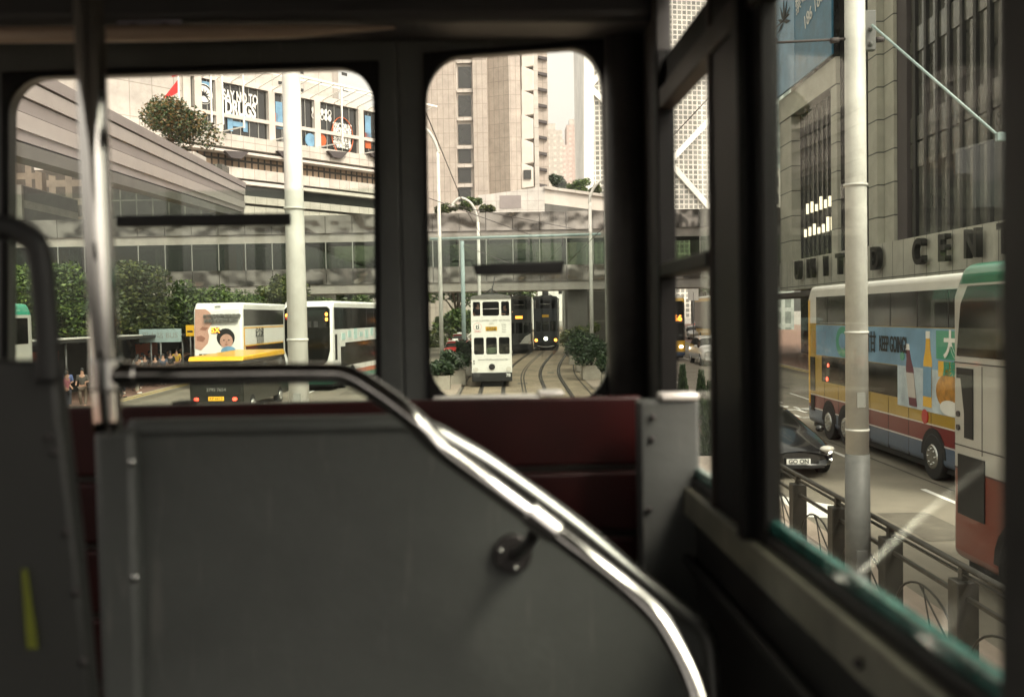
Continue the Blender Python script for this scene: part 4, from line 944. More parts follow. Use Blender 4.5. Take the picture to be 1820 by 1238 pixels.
def pan(t, name, m_, face, u0, u1, z0, z1, w=1.25, L=11.5, out=.014, bev=.0, poly=None, t_=.03):
    P = poly or [(u0, z0), (u1, z0), (u1, z1), (u0, z1)]
    if face == 'F': pts = [(u, -out, z) for u, z in P]; o = (0, t_, 0)
    if face == 'L': pts = [(-w-out, u, z) for u, z in P]; o = (t_, 0, 0)
    if face == 'R': pts = [(w+out, u, z) for u, z in P]; o = (-t_, 0, 0)
    return MB().ext(pts, o).build(name, m_, t, bevel=bev, seg=2)
def arch(t, side_, y, r=.62, w=1.25):
    poly = [(y+r*math.cos(a), .22+max(0, 0)+r*math.sin(a)+.28) for a in [math.pi*i/10 for i in range(11)]]
    return pan(t, 'wheel_arch', 'black', side_, 0, 0, 0, 0, w, poly=poly+[(y-r, .3), (y+r, .3)][:0], out=.01)
# --- yellow / red / blue bus (faces us) : x side -X visible
bm = band_mat('yellow red blue bus paint', [(0, (.075, .11, .17)), (.78, (.17, .012, .012)), (1.18, (.42, .26, .02)), (3.3, (.62, .60, .55)), (4.0, (.66, .65, .6))], 6)
Yf = PXX(1700, 700, 9.1).y
bus1 = bus('double decker with white roof, blue drink advert and yellow, red, blue lower bands', (9.1+1.25, Yf-1.6, 0), 0, bm, 11.6)
Lb = 11.6
pan(bus1, 'upper_window', 'darkglass', 'L', .7, Lb-.9, 3.28, 4.08, bev=.01, out=.016); pan(bus1, 'lower_window', 'darkglass', 'L', 4.6, Lb-1.4, 1.62, 2.36, bev=.01, out=.016)
pan(bus1, 'advert_panel', 'sky_blue', 'L', .7, Lb-.9, 2.38, 3.26, out=.018)
pan(bus1, 'advert_panel', mat('pale cloud advert', (.52, .60, .64), .4, var=.4, scale=1.6), 'L', .7, 4.6, 1.45, 2.38, out=.018)
by_ = lambda px: PXX(px, 620, 9.1).y-(Yf-1.6)
q1, q2 = by_(1618), by_(1562); text('lettering', 'KEEP GOING!', .52, bus1, 'letter', (-1.29, (q1+q2)/2, 2.84), 'L', .004, sx=(q2-q1)/3.6, bold=.008); text('lettering', '回甘', .56, bus1, 'letter', (-1.29, by_(1548), 2.84), 'L', .004, sx=.8, bold=.005)
text('lettering', '大支', .6, bus1, 'white', (-1.29, 1.5, 2.9), 'L', .004, bold=.02); text('lettering', '鳳梨茶', .32, bus1, 'green', (-1.29, 1.65, 2.41), 'L', .004, bold=.01)
def disc(t, name, m_, y, z, ry, rz_, out=.02, x=-1.25): 
    return MB().ext([(x-out, y+ry*math.cos(a*.314), z+rz_*math.sin(a*.314)) for a in range(20)], (.02, 0, 0)).build(name, m_, t)
disc(bus1, 'round_logo', 'green', by_(1499), 2.82, .55, .42, .022); disc(bus1, 'round_logo', 'sky_blue', by_(1499), 2.84, .30, .22, .026)
def bottle(yc, zb_, hh, ww, tilt, m_, lab):
    prof = [(-.5, 0), (.5, 0), (.5, .62), (.28, .78), (.2, .95), (.2, 1), (-.2, 1), (-.2, .95), (-.28, .78), (-.5, .62)]
    P = [(yc+u*ww+v*tilt, zb_+v*hh) for u, v in prof]
    o = pan(bus1, 'bottle_picture', m_, 'L', 0, 0, 0, 0, poly=P, out=.03)
    L_ = [(yc+u*ww+v*tilt, zb_+v*hh) for u, v in ((-.5, .14), (.5, .14), (.5, .55), (-.5, .55))]
    MB().ext([(-1.25-.034, u, z) for u, z in L_], (.02, 0, 0)).build('bottle_label', lab, o)
    c_ = [(yc+u*ww+v*tilt, zb_+v*hh) for u, v in ((-.22, .93), (.22, .93), (.22, 1.03), (-.22, 1.03))]
    MB().ext([(-1.25-.036, u, z) for u, z in c_], (.02, 0, 0)).build('bottle_cap', 'white', o)
bottle(3.7, 1.5, 1.35, .40, .30, mat('purple bottle', (.14, .03, .05), .4), 'plainstone'); bottle(2.95, 1.55, 1.6, .42, -.05, 'yellow', 'sky_blue')
disc(bus1, 'fruit_picture', mat('amber drink', (.5, .22, .02), .4, var=.6, scale=4), 1.9, 1.95, .6, .38, .03); disc(bus1, 'cup_picture', 'white', 1.85, 1.62, .45, .16, .034); pan(bus1, 'caption_strip', 'green', 'L', 1.0, 2.5, 2.62, 3.22, out=.024); pan(bus1, 'caption_strip', 'yellow', 'L', 1.0, 2.4, 2.25, 2.58, out=.024); disc(bus1, 'leaf_picture', 'green', 4.3, 2.6, .12, .1, .03)
pan(bus1, 'rear_door_strip', 'darkglass', 'L', Lb-.75, Lb-.30, 1.3, 2.3, out=.016); pan(bus1, 'vent_strip', 'black', 'L', Lb-.7, Lb-.35, .7, 1.15, out=.016); pan(bus1, 'corner_post', 'yellow', 'L', Lb-.28, Lb-.14, .9, 4.0, out=.012)
disc(bus1, 'crest', 'red', 3.1, 1.33, .16, .16, .02)
for y in (2.7, 8.2, 9.6): arch(bus1, 'L', y); wheel(bus1, -1.13, y, .5, out=-1)
for y in (2.7, 8.2, 9.6): wheel(bus1, 1.13, y, .5, out=1)
for z in (.78, 1.18): pan(bus1, 'trim_line', 'sill', 'L', .3, Lb-.3, z-.015, z+.015, out=.008)
disc(bus1, 'marker_lamp', 'tail', Lb-2.0, 2.12, .05, .05, .03); disc(bus1, 'marker_lamp', 'tail', Lb-1.9, 1.72, .06, .06, .03)
pan(bus1, 'windscreen', 'darkglass', 'F', -1.1, 1.1, 1.3, 2.3); pan(bus1, 'upper_windscreen', 'darkglass', 'F', -1.1, 1.1, 3.0, 3.9, out=-.06)
# --- near white / green bus at right edge
bm = band_mat('white green red bus paint', [(0, (.05, .05, .05)), (.35, (.17, .026, .012)), (1.55, (.45, .44, .40)), (4.0, (.012, .14, .08)), (4.1, (.02, .20, .12))], 6)
Ya = PXX(1691, 800, 6.0).y
bus2 = bus('nearest double decker bus, cream, green roof, red skirt, cut by right edge', (6.0+1.25, Ya-11.5, 0), 0, bm, 11.5, Hh=4.27)
pan(bus2, 'upper_window', 'darkglass', 'L', .6, 11.25, 3.05, 4.0, bev=.01, poly=[(.6, 3.05), (11.32, 3.05), (11.2, 3.75), (11.0, 3.98), (.6, 3.98)], out=.016)
pan(bus2, 'vent_slot', 'black', 'L', 0, 0, 0, 0, poly=[(10.86, 2.9), (11.32, 2.9), (11.32, 2.76), (11.2, 2.76), (11.1, 2.3), (11.1, 1.98), (10.86, 1.98)][::-1], out=.014)
pan(bus2, 'lower_window', 'darkglass', 'L', 2.0, 9.2, 1.55, 2.6, out=.016); pan(bus2, 'engine_door', 'black', 'L', 10.55, 11.28, .95, 1.75, out=.016)
for z in (2.96, 1.86): pan(bus2, 'panel_seam', 'seam', 'L', 10.0, 11.4, z, z+.015, out=.006)
pan(bus2, 'panel_seam', 'seam', 'L', 10.62, 10.63, 1.8, 2.94, out=.006)
for z in (2.28, 2.1): disc(bus2, 'lock', 'seam', 11.28, z, .045, .04, .02)
pan(bus2, 'skirt_seam', 'seam', 'L', .4, 11.4, 1.55, 1.565, out=.006)
for y in (2.6, 8.3, 9.7): arch(bus2, 'L', y); wheel(bus2, -1.13, y, .5, out=-1); wheel(bus2, 1.13, y, .5)
# --- bus A (baby advert), rear towards us
bmA = band_mat('white bus paint with grey skirt', [(0, (.2, .18, .12)), (.5, (.68, .42, .04)), (1.35, (.78, .77, .73)), (4.4, (.78, .77, .73))], 6)
pA = PY(388, 640, 50); busA = bus('white double decker seen from behind with an adult and baby advert and number 5X', (pA.x, 50, gz(50)), R(-1), bmA, 11.5)
pan(busA, 'upper_window', 'darkglass', 'R', .35, 11, 3.2, 4.05, bev=.01); pan(busA, 'lower_window', 'darkglass', 'R', .6, 10.5, 1.5, 2.15); pan(busA, 'side_advert', 'white', 'R', .4, 10.8, 2.2, 3.05)
pan(busA, 'yellow_frame', 'yellow', 'R', .3, 10.9, 3.06, 3.13, out=.02); pan(busA, 'yellow_frame', 'yellow', 'R', .3, .42, 1.6, 3.1, out=.022); pan(busA, 'yellow_frame', 'yellow', 'R', .3, 10.9, 2.15, 2.22, out=.02)
text('lettering', '紀念藏', .55, busA, 'black', (1.285, 3.2, 2.78), 'R', .004); text('lettering', '圖圖圖', .5, busA, 'ink', (1.285, 3.3, 2.42), 'R', .004)
def fp(name, m_, pts, out, t_=.012, par=None): return MB().ext([(u, -out, z) for u, z in pts], (0, t_, 0)).build(name, m_, par or busA)
def el(cx_, cz_, rx, rz_, n=20, a0=0): return [(cx_+rx*math.cos(a0+2*math.pi*i/n), cz_+rz_*math.sin(a0+2*math.pi*i/n)) for i in range(n)]
skn = mat('printed skin tone', (.50, .29, .22), .5, var=.15, scale=3); skd = mat('printed skin shade', (.28, .13, .09), .5, var=.2, scale=4)
adv = fp('rear_advert', 'white', [(-1.16, 1.5), (1.16, 1.5), (1.16, 3.25), (-1.16, 3.25)], .02, .02)
fp('adult_face', skn, [(-1.15, 2.1), (-.85, 2.0), (-.5, 2.35), (-.42, 2.7), (-.48, 3.0), (-.3, 3.35), (-.35, 3.9), (-.6, 4.1), (-1.1, 4.1), (-1.15, 3.0)], .035, .1)
fp('adult_mouth', skd, [(-1.05, 2.5), (-.75, 2.42), (-.6, 2.62), (-.8, 2.75), (-1.05, 2.72)], .045); fp('adult_nose', skd, [(-.9, 3.05), (-.6, 3.0), (-.45, 3.15), (-.75, 3.2)], .045)
fp('baby_hair', 'hair', el(.42, 2.62, .46, .48), .035); fp('baby_face', skn, el(.45, 2.45, .33, .36), .045)
for u in (.33, .58): fp('baby_eye', 'hair', el(u, 2.5, .05, .03, 8), .055)
fp('baby_mouth', skd, el(.45, 2.28, .08, .04, 8), .055); fp('baby_nose', skd, el(.45, 2.39, .035, .03, 8), .055)
fp('blue_ball', 'sky_blue', el(.55, 1.95, .38, .24), .05); fp('black_strip', 'black', [(-.95, 1.38), (1.1, 1.38), (1.1, 1.82), (-.95, 1.82)], .06)
text('lettering', '1833 183', .52, busA, 'white', (.1, -.075, 1.6), 'F', .003, bold=.01); fp('number_box', 'black', [(-.3, 2.85), (.12, 2.85), (.12, 3.15), (-.3, 3.15)], .05)
text('lettering', '5X', .36, busA, 'led', (-.09, -.065, 3.0), 'F', .003, bold=.012)
text('lettering', '住宅客戶的電訊熱線', .21, busA, 'ink', (.25, .0, 3.72), 'F', .12); text('lettering', '超值優惠服務專線', .21, busA, 'ink', (.2, -.02, 3.48), 'F', .12)
for x in (-1, 1):
    for y in (2.2, 3.6, 8.9): wheel(busA, x*1.13, y, .5, out=x)
# --- bus B white with black rear
bmB = band_mat('white bus paint orange green skirt', [(0, (.03, .20, .13)), (.62, (.48, .12, .05)), (.86, (.78, .77, .73)), (4.4, (.78, .77, .73))], 6, tilt=-.0)
pB = PY(547, 640, 48); busB = bus('white double decker with a tall black rear panel, orange and green side stripe', (pB.x, 48, gz(48)), R(-7), bmB, 12)
fp('rear_glass', 'darkglass', [(-1.12, 2.0), (-.85, 1.25), (.7, 1.2), (1.0, 1.5), (1.14, 2.0), (1.14, 4.0), (1.0, 4.12), (-1.0, 4.12), (-1.12, 4.0)], .03, .2, busB)
fp('upper_glass', 'bldglass', [(-.8, 3.1), (.95, 3.1), (.95, 3.95), (-.8, 3.95)], .034, .05, busB)
for u, z, m_ in ((-1.0, 3.72, 'amber'), (1.0, 3.75, 'amber'), (1.0, 3.5, 'amber'), (-1.0, 3.6, 'red'), (1.12, .95, 'amber'), (1.12, 1.15, 'amber'), (-1.08, .75, 'tail')): fp('lamp', m_, el(u, z, .07, .09, 10), .045, .03, busB)
pan(busB, 'upper_window', 'darkglass', 'R', .4, 11.6, 3.0, 4.08, bev=.02); pan(busB, 'lower_window', 'darkglass', 'R', 0, 0, 0, 0, poly=[(1.4, 1.15), (11.4, 1.15), (11.4, 2.35), (2.2, 2.3), (2.2, 2.12), (1.4, 2.12)], bev=.02)
pan(busB, 'side_slot', 'black', 'R', .45, .8, 1.5, 2.75); pan(busB, 'side_slot', 'black', 'R', .55, 1.0, .6, 1.15)
for i in range(7): pan(busB, 'faint_print', mat('pale teal print', (.45, .62, .58), .5), 'R', 1.6+i*1.1, 2.2+i*1.1, 2.45+.1*(i % 2), 2.8+.1*(i % 3), out=.018)
for x in (-1, 1):
    for y in (1.9, 3.4, 9.4): wheel(busB, x*1.13, y, .5, out=x)
arch(busB, 'R', 3.4); arch(busB, 'R', 9.4); arch(busB, 'R', 1.9)
for tt in (busA, busB):
    for k in range(9): pan(tt, 'panel_seam', 'seam', 'R', .9+k*1.25, .915+k*1.25, .45, 1.15, out=.005)
    pan(tt, 'panel_seam', 'seam', 'R', .4, 11.2, 1.13, 1.145, out=.005)
for k in range(8): pan(bus1, 'panel_seam', 'seam', 'L', 1.6+k*1.2, 1.612+k*1.2, .36, 1.6, out=.0045)
for k in range(6): pan(bus1, 'window_divider', 'black', 'L', 1.9+k*1.55, 1.95+k*1.55, 3.28, 4.08, out=.019)
for k in range(7): pan(busB, 'window_divider', 'black', 'R', 1.8+k*1.5, 1.84+k*1.5, 3.0, 4.08, out=.019)
for u in (-.7, -.35, 0, .35): fp('seat_shape', 'tint', [(u, 3.12), (u+.22, 3.12), (u+.22, 3.42), (u, 3.42)], .04, .01, busB)
for u in (-.9, .6): fp('tail_lamp', 'tail', el(u, 1.2, .05, .07, 8), .045, .02, busA)
fp('roof_vent', 'black', [(-.15, 4.18), (.15, 4.18), (.15, 4.24), (-.15, 4.24)], -.1, .05, busA)
# --- green bus sliver far left
bmC = band_mat('grey bus paint green roof', [(0, (.1, .1, .1)), (.5, (.55, .55, .5)), (4.0, (.03, .38, .24)), (4.1, (.03, .38, .24))], 6)
pC = PY(60, 620, 35); busC = bus('double decker with a green roof cut by the left edge behind the grab frame', (pC.x-1.25, 24, 0), 0, bmC, 11)
fp('rear_glass', 'darkglass', [(-1.1, 1.9), (1.1, 1.9), (1.1, 3.9), (-1.1, 3.9)], .03, .3, busC); pan(busC, 'upper_window', 'darkglass', 'R', .4, 10.6, 3.0, 3.9); pan(busC, 'lower_window', 'darkglass', 'R', .8, 10.4, 1.4, 2.3)
for x in (-1, 1):
    for y in (2.2, 3.6, 8.9): wheel(busC, x*1.13, y, .5, out=x)
# --- bus 66 facing us in side window
bmD = band_mat('yellow bus front paint', [(0, (.05, .08, .15)), (.6, (.62, .36, .03)), (1.35, (.05, .045, .04)), (3.9, (.66, .40, .04)), (4.2, (.6, .58, .52))], 6)
pD = PY(1200, 600, 66); busD = bus('yellow fronted double decker showing 66 in the narrow side window', (pD.x-.55, 66, gz(66)), R(2), bmD, 11.5)
fp('windscreen', 'darkglass', [(-1.1, 1.4), (1.1, 1.4), (1.1, 2.55), (-1.1, 2.55)], .03, .1, busD); fp('upper_windscreen', 'darkglass', [(-1.1, 3.1), (1.1, 3.1), (1.1, 4.0), (-1.1, 4.0)], .0, .1, busD)
text('lettering', '66', .55, busD, 'led', (.75, -.02, 2.85), 'F', .01, bold=.02); text('lettering', '66', .45, busD, 'led', (-.6, -.02, 2.85), 'F', .01, bold=.02)
for u in (-.95, .95): fp('headlamp', 'head', el(u, .95, .14, .1, 10), .05, .1, busD)
for x in (-1, 1):
    for y in (2.6, 8.2): wheel(busD, x*1.13, y, .5, out=x)
busE = bus('reflected dark fronted double decker showing 15, built solid further back beside the window pillar', (PY(1282, 560, 86).x+1.0, 86, gz(86)), 0, bmD, 11)  # a bus reflected in the glass, added here as a solid one
fp('windscreen', 'darkglass', [(-1.1, 1.2), (1.1, 1.2), (1.1, 2.5), (-1.1, 2.5)], .03, .1, busE); fp('upper_windscreen', 'darkglass', [(-1.1, 3.1), (1.1, 3.1), (1.1, 4.0), (-1.1, 4.0)], .0, .1, busE)
text('lettering', '15', .7, busE, 'led', (-.75, -.02, 2.8), 'F', .01, bold=.03)
for x in (-1, 1):
    for y in (2.6, 8.2): wheel(busE, x*1.13, y, .5, out=x)
# --- minibus with yellow roof
pM = PY(383, 640, 38); t = thing('minibus', 'dark boxy light bus with a bright yellow roof and lit tail lamps', 'minibus', (pM.x, 38, 0), R(-2))
w = 1.05; s = MB(); s.ext([(-w, 0, .4), (-w, -.02, 1.2), (-w, .02, 2.15), (-w, 6.2, 2.15), (-w, 6.8, 1.3), (-w, 6.8, .4)], (2*w, 0, 0)); s.build('body', mat('dark grey green body', (.015, .016, .013), .3, var=.2, coat=.3), t, bevel=.08)
s = MB(); s.ext([(-w-.03, -.06, 2.13), (-w-.03, .1, 2.30), (-w-.03, 6.0, 2.38), (-w-.03, 6.3, 2.13)], (2*w+.06, 0, 0)); s.build('roof', 'yellow', t, bevel=.05)
pM_ = MB().ext([(u, -.03, z) for u, z in ((-.9, 1.25), (.9, 1.25), (.9, 2.0), (-.9, 2.0))], (0, .05, 0)).build('rear_window', 'darkglass', t)
MB().box(w+.0, w+.02, .4, 5.6, 1.2, 2.0).build('side_window', 'darkglass', t)
for u in (-.78, .72): MB().ext([(a, -.06, z) for a, z in el(u, .66, .09, .07, 10)], (0, .05, 0)).build('tail_lamp', 'tail', t)
MB().box(-.3, .3, -.06, -.03, .60, .76).build('number_plate', 'plate_y', t); text('lettering', 'KP 6613', .15, t, 'black', (0, -.065, .68), 'F', .002)
text('lettering', '2795 7654', .18, t, 'ink', (0, -.03, 1.02), 'F', .004)
MB().box(w-.05, w+.25, 5.2, 5.3, 1.2, 1.7).build('mirror', 'black', t, bevel=.03); MB().box(w-.2, w+.005, 4.6, 6.2, 1.1, 1.25).build('front_corner', 'yellow', t)
for x in (-1, 1):
    for y in (1.2, 5.3): wheel(t, x*.95, y, .38, .22, x)
    MB().box(.0, .3, 0, 0.01, 0, .01)
# --- cars
def car(label, loc, rz, paint, st, cab, name='parked_car', cat='car', group='cars', wr=.33, hl='lens', tl='red', wx=None, wy=None):
    t = thing(name, label, cat, loc, rz, group)
    b = MB(); b.smooth = True; rings = []
    for (y, w, zb, zs, zr, wr_) in st:
        half = [(w*.90, zb), (w, zb+.13), (w*1.0, zb*.4+zs*.6), (w*.95, zs), (wr_, zr-.04), (wr_*.62, zr), (0, zr+.01)]
        ring = half+[(-x, z) for x, z in half[-2::-1]]
        rings.append([b.av((x, y, z)) for x, z in ring])
    a, e = cab; n = len(rings[0])
    for i in range(len(rings)-1):
        for j in range(n):
            k = (j+1) % n
            g_ = (a <= i < e and j in (3, 8)) or (i in (a, e-1) and j in (4, 5, 6, 7))
            b.cm = 1 if g_ else 0; b.face((rings[i][j], rings[i][k], rings[i+1][k], rings[i+1][j]))
    b.cm = 0; b.face(rings[0]); b.face(rings[-1][::-1])
    o = b.build('body', [paint, 'darkglass'], t); o.modifiers.new('s', 'SUBSURF').levels = 2; o.modifiers['s'].render_levels = 2
    L = st[-1][0]; W_ = max(q[1] for q in st)
    for y in (wy or (L*.19, L*.81)):
        for x in (-1, 1): wheel(t, x*(W_-.12), y, wr, .22, x)
    for x in (-1, 1): MB().ball((x*(W_*.72), .10, st[1][2]+.43), .14, 12, (1.2, .9, .55)).build('headlight', hl, t)
    for x in (-1, 1): MB().ball((x*(W_+.08), L*.32, st[3][3]+.08), .11, 10, (1, .6, .75)).build('mirror', paint, t)
    for x in (-1, 1): MB().box(x*W_*.75-.16, x*W_*.75+.16, L-.06, L+.01, .68, .82).build('tail_lamp', tl, t, bevel=.02)
    return t
black_car = mat('black car paint', (.006, .006, .007), .18, var=0, coat=1)
stS = [(0, .70, .30, .52, .60, .45), (.12, .86, .22, .60, .68, .60), (.5, .93, .2, .72, .78, .66), (1.1, .96, .2, .84, .90, .72), (1.65, .96, .22, .93, .99, .70), (2.3, .96, .22, .97, 1.36, .58), (3.0, .96, .22, .98, 1.42, .60), (3.9, .97, .24, .98, 1.30, .56), (4.6, .92, .3, .92, 1.0, .6), (4.95, .8, .4, .84, .88, .5)]
pc = PXX(1418, 700, 7.25)
sc_ = car('glossy black low sports car with one headlamp glaring and plate GO ON', (6.25, 21.4, 0), R(1.5), black_car, stS, (4, 8), 'sports_car', 'car', 'cars', .35)
for x in (-1, 1):
    hl_ = MB().ball((x*.72, .20, .61), .15, 12, (1.0, 1.3, .62)).build('headlight', 'lens', sc_)
    if x > 0: MB().ball((x*.74, .06, .60), .055, 10).build('lit_bulb', 'head', hl_)
    MB().ext([(x*.62-.17, -.0, .40), (x*.62+.17, .06, .40), (x*.62+.17, .06, .445), (x*.62-.17, 0, .445)], (0, .05, 0)).build('running_lamp', 'head' if x > 0 else 'lens', sc_)
MB().box(-.26, .26, -.10, -.07, .36, .47).build('number_plate', 'plate', sc_); text('lettering', 'GO ON', .13, sc_, 'black', (0, -.105, .412), 'F', .002, bold=.003)
MB().box(-.6, .6, -.04, .1, .24, .32).build('air_intake', 'black', sc_, bevel=.02)
white_car = mat('white car paint', (.62, .62, .58), .25, var=.05, coat=.7); red_car = mat('red taxi paint', (.40, .02, .02), .3, var=.1, coat=.6); silver = mat('silver paint', (.42, .42, .4), .3, .5, var=.05, coat=.5)
stN = [(0, .7, .35, .6, .68, .5), (.12, .82, .25, .68, .76, .6), (.9, .86, .22, .82, .9, .62), (1.25, .86, .22, .9, .96, .66), (1.9, .86, .22, .94, 1.42, .58), (2.6, .86, .22, .95, 1.48, .6), (3.3, .86, .24, .95, 1.42, .58), (3.9, .86, .28, .94, 1.02, .62), (4.4, .8, .32, .88, .94, .58), (4.55, .7, .4, .8, .84, .5)]
stU = [(0, .8, .4, .85, .95, .7), (.12, .9, .32, .98, 1.08, .75), (1.0, .95, .3, 1.1, 1.16, .78), (1.3, .95, .3, 1.14, 1.2, .76), (1.9, .95, .3, 1.16, 1.78, .7), (3.0, .95, .3, 1.16, 1.86, .72), (4.3, .95, .32, 1.16, 1.82, .7), (4.75, .93, .35, 1.14, 1.3, .75), (4.85, .85, .4, 1.0, 1.1, .65)]
pu = PY(1275, 610, 60); suv = car('white off road car with dark bars in its grille, in the narrow side window', (pu.x, 60, gz(60)), 0, white_car, stU, (3, 7), 'suv', 'car', 'cars', .4)
MB().box(-.42, .42, -.05, .05, .55, .95).build('grille', 'black', suv, bevel=.03)
for k in range(6): MB().box(-.38+k*.145, -.34+k*.145, -.07, -.04, .57, .93).build('grille_bar', 'chrome2', suv)
p = PY(1240, 590, 95); c1_ = car('silver saloon driving toward us left of the white off road car', (p.x, 95, gz(95)), 0, silver, stN, (3, 7), 'saloon_car', 'car', 'cars')
p = PY(1252, 580, 118); c2_ = car('small dark red car with pale roof behind the silver saloon', (p.x, 118, gz(118)), 0, red_car, stN, (3, 7), 'saloon_car', 'car', 'cars')
def taxi(label, px, Y, roofm='silver'):
    p = PY(px, 600, Y); t = car(label, (p.x, Y+4.5, gz(Y)), R(180), red_car, stN, (3, 7), 'taxi', 'taxi', 'taxis', tl='tail')
    MB().box(-.2, .2, 2.2, 2.4, 1.5, 1.62).build('roof_sign', 'white', t, bevel=.03); MB().box(-.55, .55, 1.9, 3.2, 1.475, 1.495).build('roof_panel', 'white', t, bevel=.01)
    MB().box(-.26, .26, 4.56, 4.6, .5, .62).build('number_plate', 'plate_y', t)
    return t
taxi('red taxi with pale roof seen from behind left of the white tram', 806, 68); taxi('second red taxi with white roof just beyond the first taxi', 815, 82)
# ------------------------------------------------------------------ trams
def tramcar(label, px, Y, rz, body, base, dest, front='white', lamp='lens', dark=False):
    p = PY(px, 600, Y); t = thing('tram', label, 'tram', (p.x, Y, gz(Y)), rz, 'trams on the tracks')
    w, Hh, L = .99, 4.55, 9.0
    # front wall with six openings
    f = MB(); rows = ((.28, 1.14, 0, 0, 0, None), )
    def cell(x0, x1, z0, z1, a0, a1, c0, c1, r=.14):
        f.ring([(a0, 0, c0), (a1, 0, c0), (a1, 0, c1), (a0, 0, c1)], [(x0, 0, z0), (x1, 0, z0), (x1, 0, z1), (x0, 0, z1)], r, r*.8, (0, .06, 0), 5)
    zu0, zu1, zl0, zl1 = 3.52, 4.22, 1.62, 2.46
    for (x0, x1, a0, a1) in ((-w, -.46, -.90, -.53), (-.46, .46, -.42, .40), (.46, w, .50, .90)): cell(x0, x1, zu0-.1, 4.36, a0, a1, zu0, zu1)
    for (x0, x1, a0, a1) in ((-w, -.34, -.87, -.38), (-.34, .31, -.27, .26), (.31, w, .36, .89)): cell(x0, x1, zl0-.1, zl1+.1, a0, a1, zl0, zl1)
    f.box(-w, w, 0, .06, zl1+.1, zu0-.1); f.box(-w, w, 0, .06, .72, zl0-.1); f.build('front_wall', body, t)
    s = MB()
    for x in (-1, 1):
        xx = x*w; s.box(min(xx, xx-x*.05), max(xx, xx-x*.05), .06, L, .72, 4.36)
    s.build('side_wall', body, t)
    for x in (-1, 1):
        for k in range(6):
            y = .5+k*1.38
            for (za, zb2) in ((3.55, 4.2), (1.65, 2.45)): MB().box(x*w-.012, x*w+.012, y, y+1.15, za, zb2).build('side_window', 'darkglass', t, bevel=.004)
    s = MB(); s.ext([(-w-.03, -.06, 4.36), (w+.03, -.06, 4.36), (w-.05, -.03, 4.50), (.4, .0, 4.58), (-.4, 0, 4.58), (-w+.05, -.03, 4.50)], (0, L, 0)); s.build('roof', 'darkconc' if not dark else base, t, bevel=.02)
    MB().box(-w, w, -.05, L, .28, .72).build('skirt', base, t, bevel=.03); MB().box(-.55, .55, .4, 6, .02, .3).build('truck', 'black', t)
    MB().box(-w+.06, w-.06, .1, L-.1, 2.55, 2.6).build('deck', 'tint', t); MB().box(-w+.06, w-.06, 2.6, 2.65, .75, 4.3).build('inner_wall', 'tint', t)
    MB().box(-w+.05, w-.05, .062, .068, 1.6, 2.5).build('lower_glass', 'bridgeglass', t)
    MB().tube([(-.40, -.01, 3.86), (.40, -.01, 3.87)], .012, 6).build('window_rail', 'sill', t)
    for u in (-.8, .82): MB().tube([(u, .02, .88), (u, -.05, .88)], [.13, .12], 16).build('headlight', lamp, t)
    MB().tube([(.0, .02, 1.0), (.0, -.05, 1.0)], [.16, .15], 20).build('centre_lamp', 'bolt' if lamp == 'lens' else 'head', t)
    s = MB(); s.box(-.15, .15, 3.6, 4.4, 4.58, 4.75); s.tube([(-.5, 4, 4.66), (.5, 4, 4.66)], .04, 6); s.tube([(0, 4, 4.7), (.2, 6.8, 5.7)], .03, 6); s.tube([(-.35, 4.5, 4.7), (0, 4, 4.95), (.35, 4.5, 4.7)], .03, 6); s.build('trolley_pole', 'black', t)
    MB().box(-.28, .28, -.02, .0, 2.78, 2.99).build('destination_sign', dest, t)
    return t
wt = tramcar('white double deck tram numbered 78 with plain rear face, nearest on the tracks', 873.5, 48.6, R(.6), 'white', 'black', 'yellow')
for s_t, z, sz, xx in (('LI-HA SUMMER CAMP OF MUSIC', 3.28, .135, 0), ('2023', 3.12, .12, 0), ('www.lihafoundation.hk', 1.36, .16, .05)):
    text('lettering', s_t, sz, wt, 'ink', (xx, -.006, z), 'F', .002)
text('lettering', '78', .22, wt, 'plate', (.80, -.06, .58), 'F', .004, bold=.008); text('lettering', '78', .13, wt, 'ink', (-.82, -.066, 4.43), 'F', .004); text('lettering', '78', .13, wt, 'ink', (.82, -.066, 4.43), 'F', .004)
text('lettering', '交通安全', .12, wt, 'black', (0, -.025, 2.93), 'F', .002); text('lettering', '請勿超載', .12, wt, 'black', (0, -.025, 2.83), 'F', .002)
text('emblem', 'ti', .34, wt, 'black', (-.68, -.006, 2.98), 'F', .002, bold=.004); MB().tube([(-.68+.2*math.cos(a*.4488), -.006, 2.98+.2*math.sin(a*.4488)) for a in range(15)], .006, 5).build('emblem_ring', 'flag', wt); MB().box(-.85, -.5, -.01, 0, 2.74, 2.755).build('emblem_line', 'flag', wt)
for k, s_t in enumerate(('Keep', 'Your', 'Pace', 'Safe')): text('lettering', s_t, .11, wt, 'ink', (.62, -.006, 3.08-k*.12), 'F', .002)
for z in (1.30, 1.18): MB().tube([(-.88, .01, z), (-.88, -.03, z)], .035, 10).build('socket', 'black', wt)
MB().box(-.25, .25, .2, .5, 1.62, 1.95).build('lower_seat', 'white', wt, bevel=.06)
navy = mat('dark navy tram paint', (.022, .028, .035), .3, var=.3, coat=.4); dkg = mat('dark green grey tram paint', (.03, .034, .03), .3, var=.3, coat=.3)
t2 = tramcar('dark tram with orange destination sign half hidden behind the white tram', 923, 78, R(-2), dkg, 'black', 'led')
MB().ext([(.0, -.02, .8), (.9, -.02, .8), (.9, -.02, 1.6), (.45, -.02, 1.35)], (0, .02, 0)).build('pale_advert', 'white', t2)
t3 = tramcar('dark navy tram with white centre headlamp, furthest right under the footbridge', 970, 82, R(-4), navy, 'black', 'yellow', lamp='amber', dark=True)
MB().tube([(-.7+.1*i, -.08, .42-.1*math.sin(math.pi*i/14)) for i in range(15)], .03, 6).build('bumper', 'white', t3)
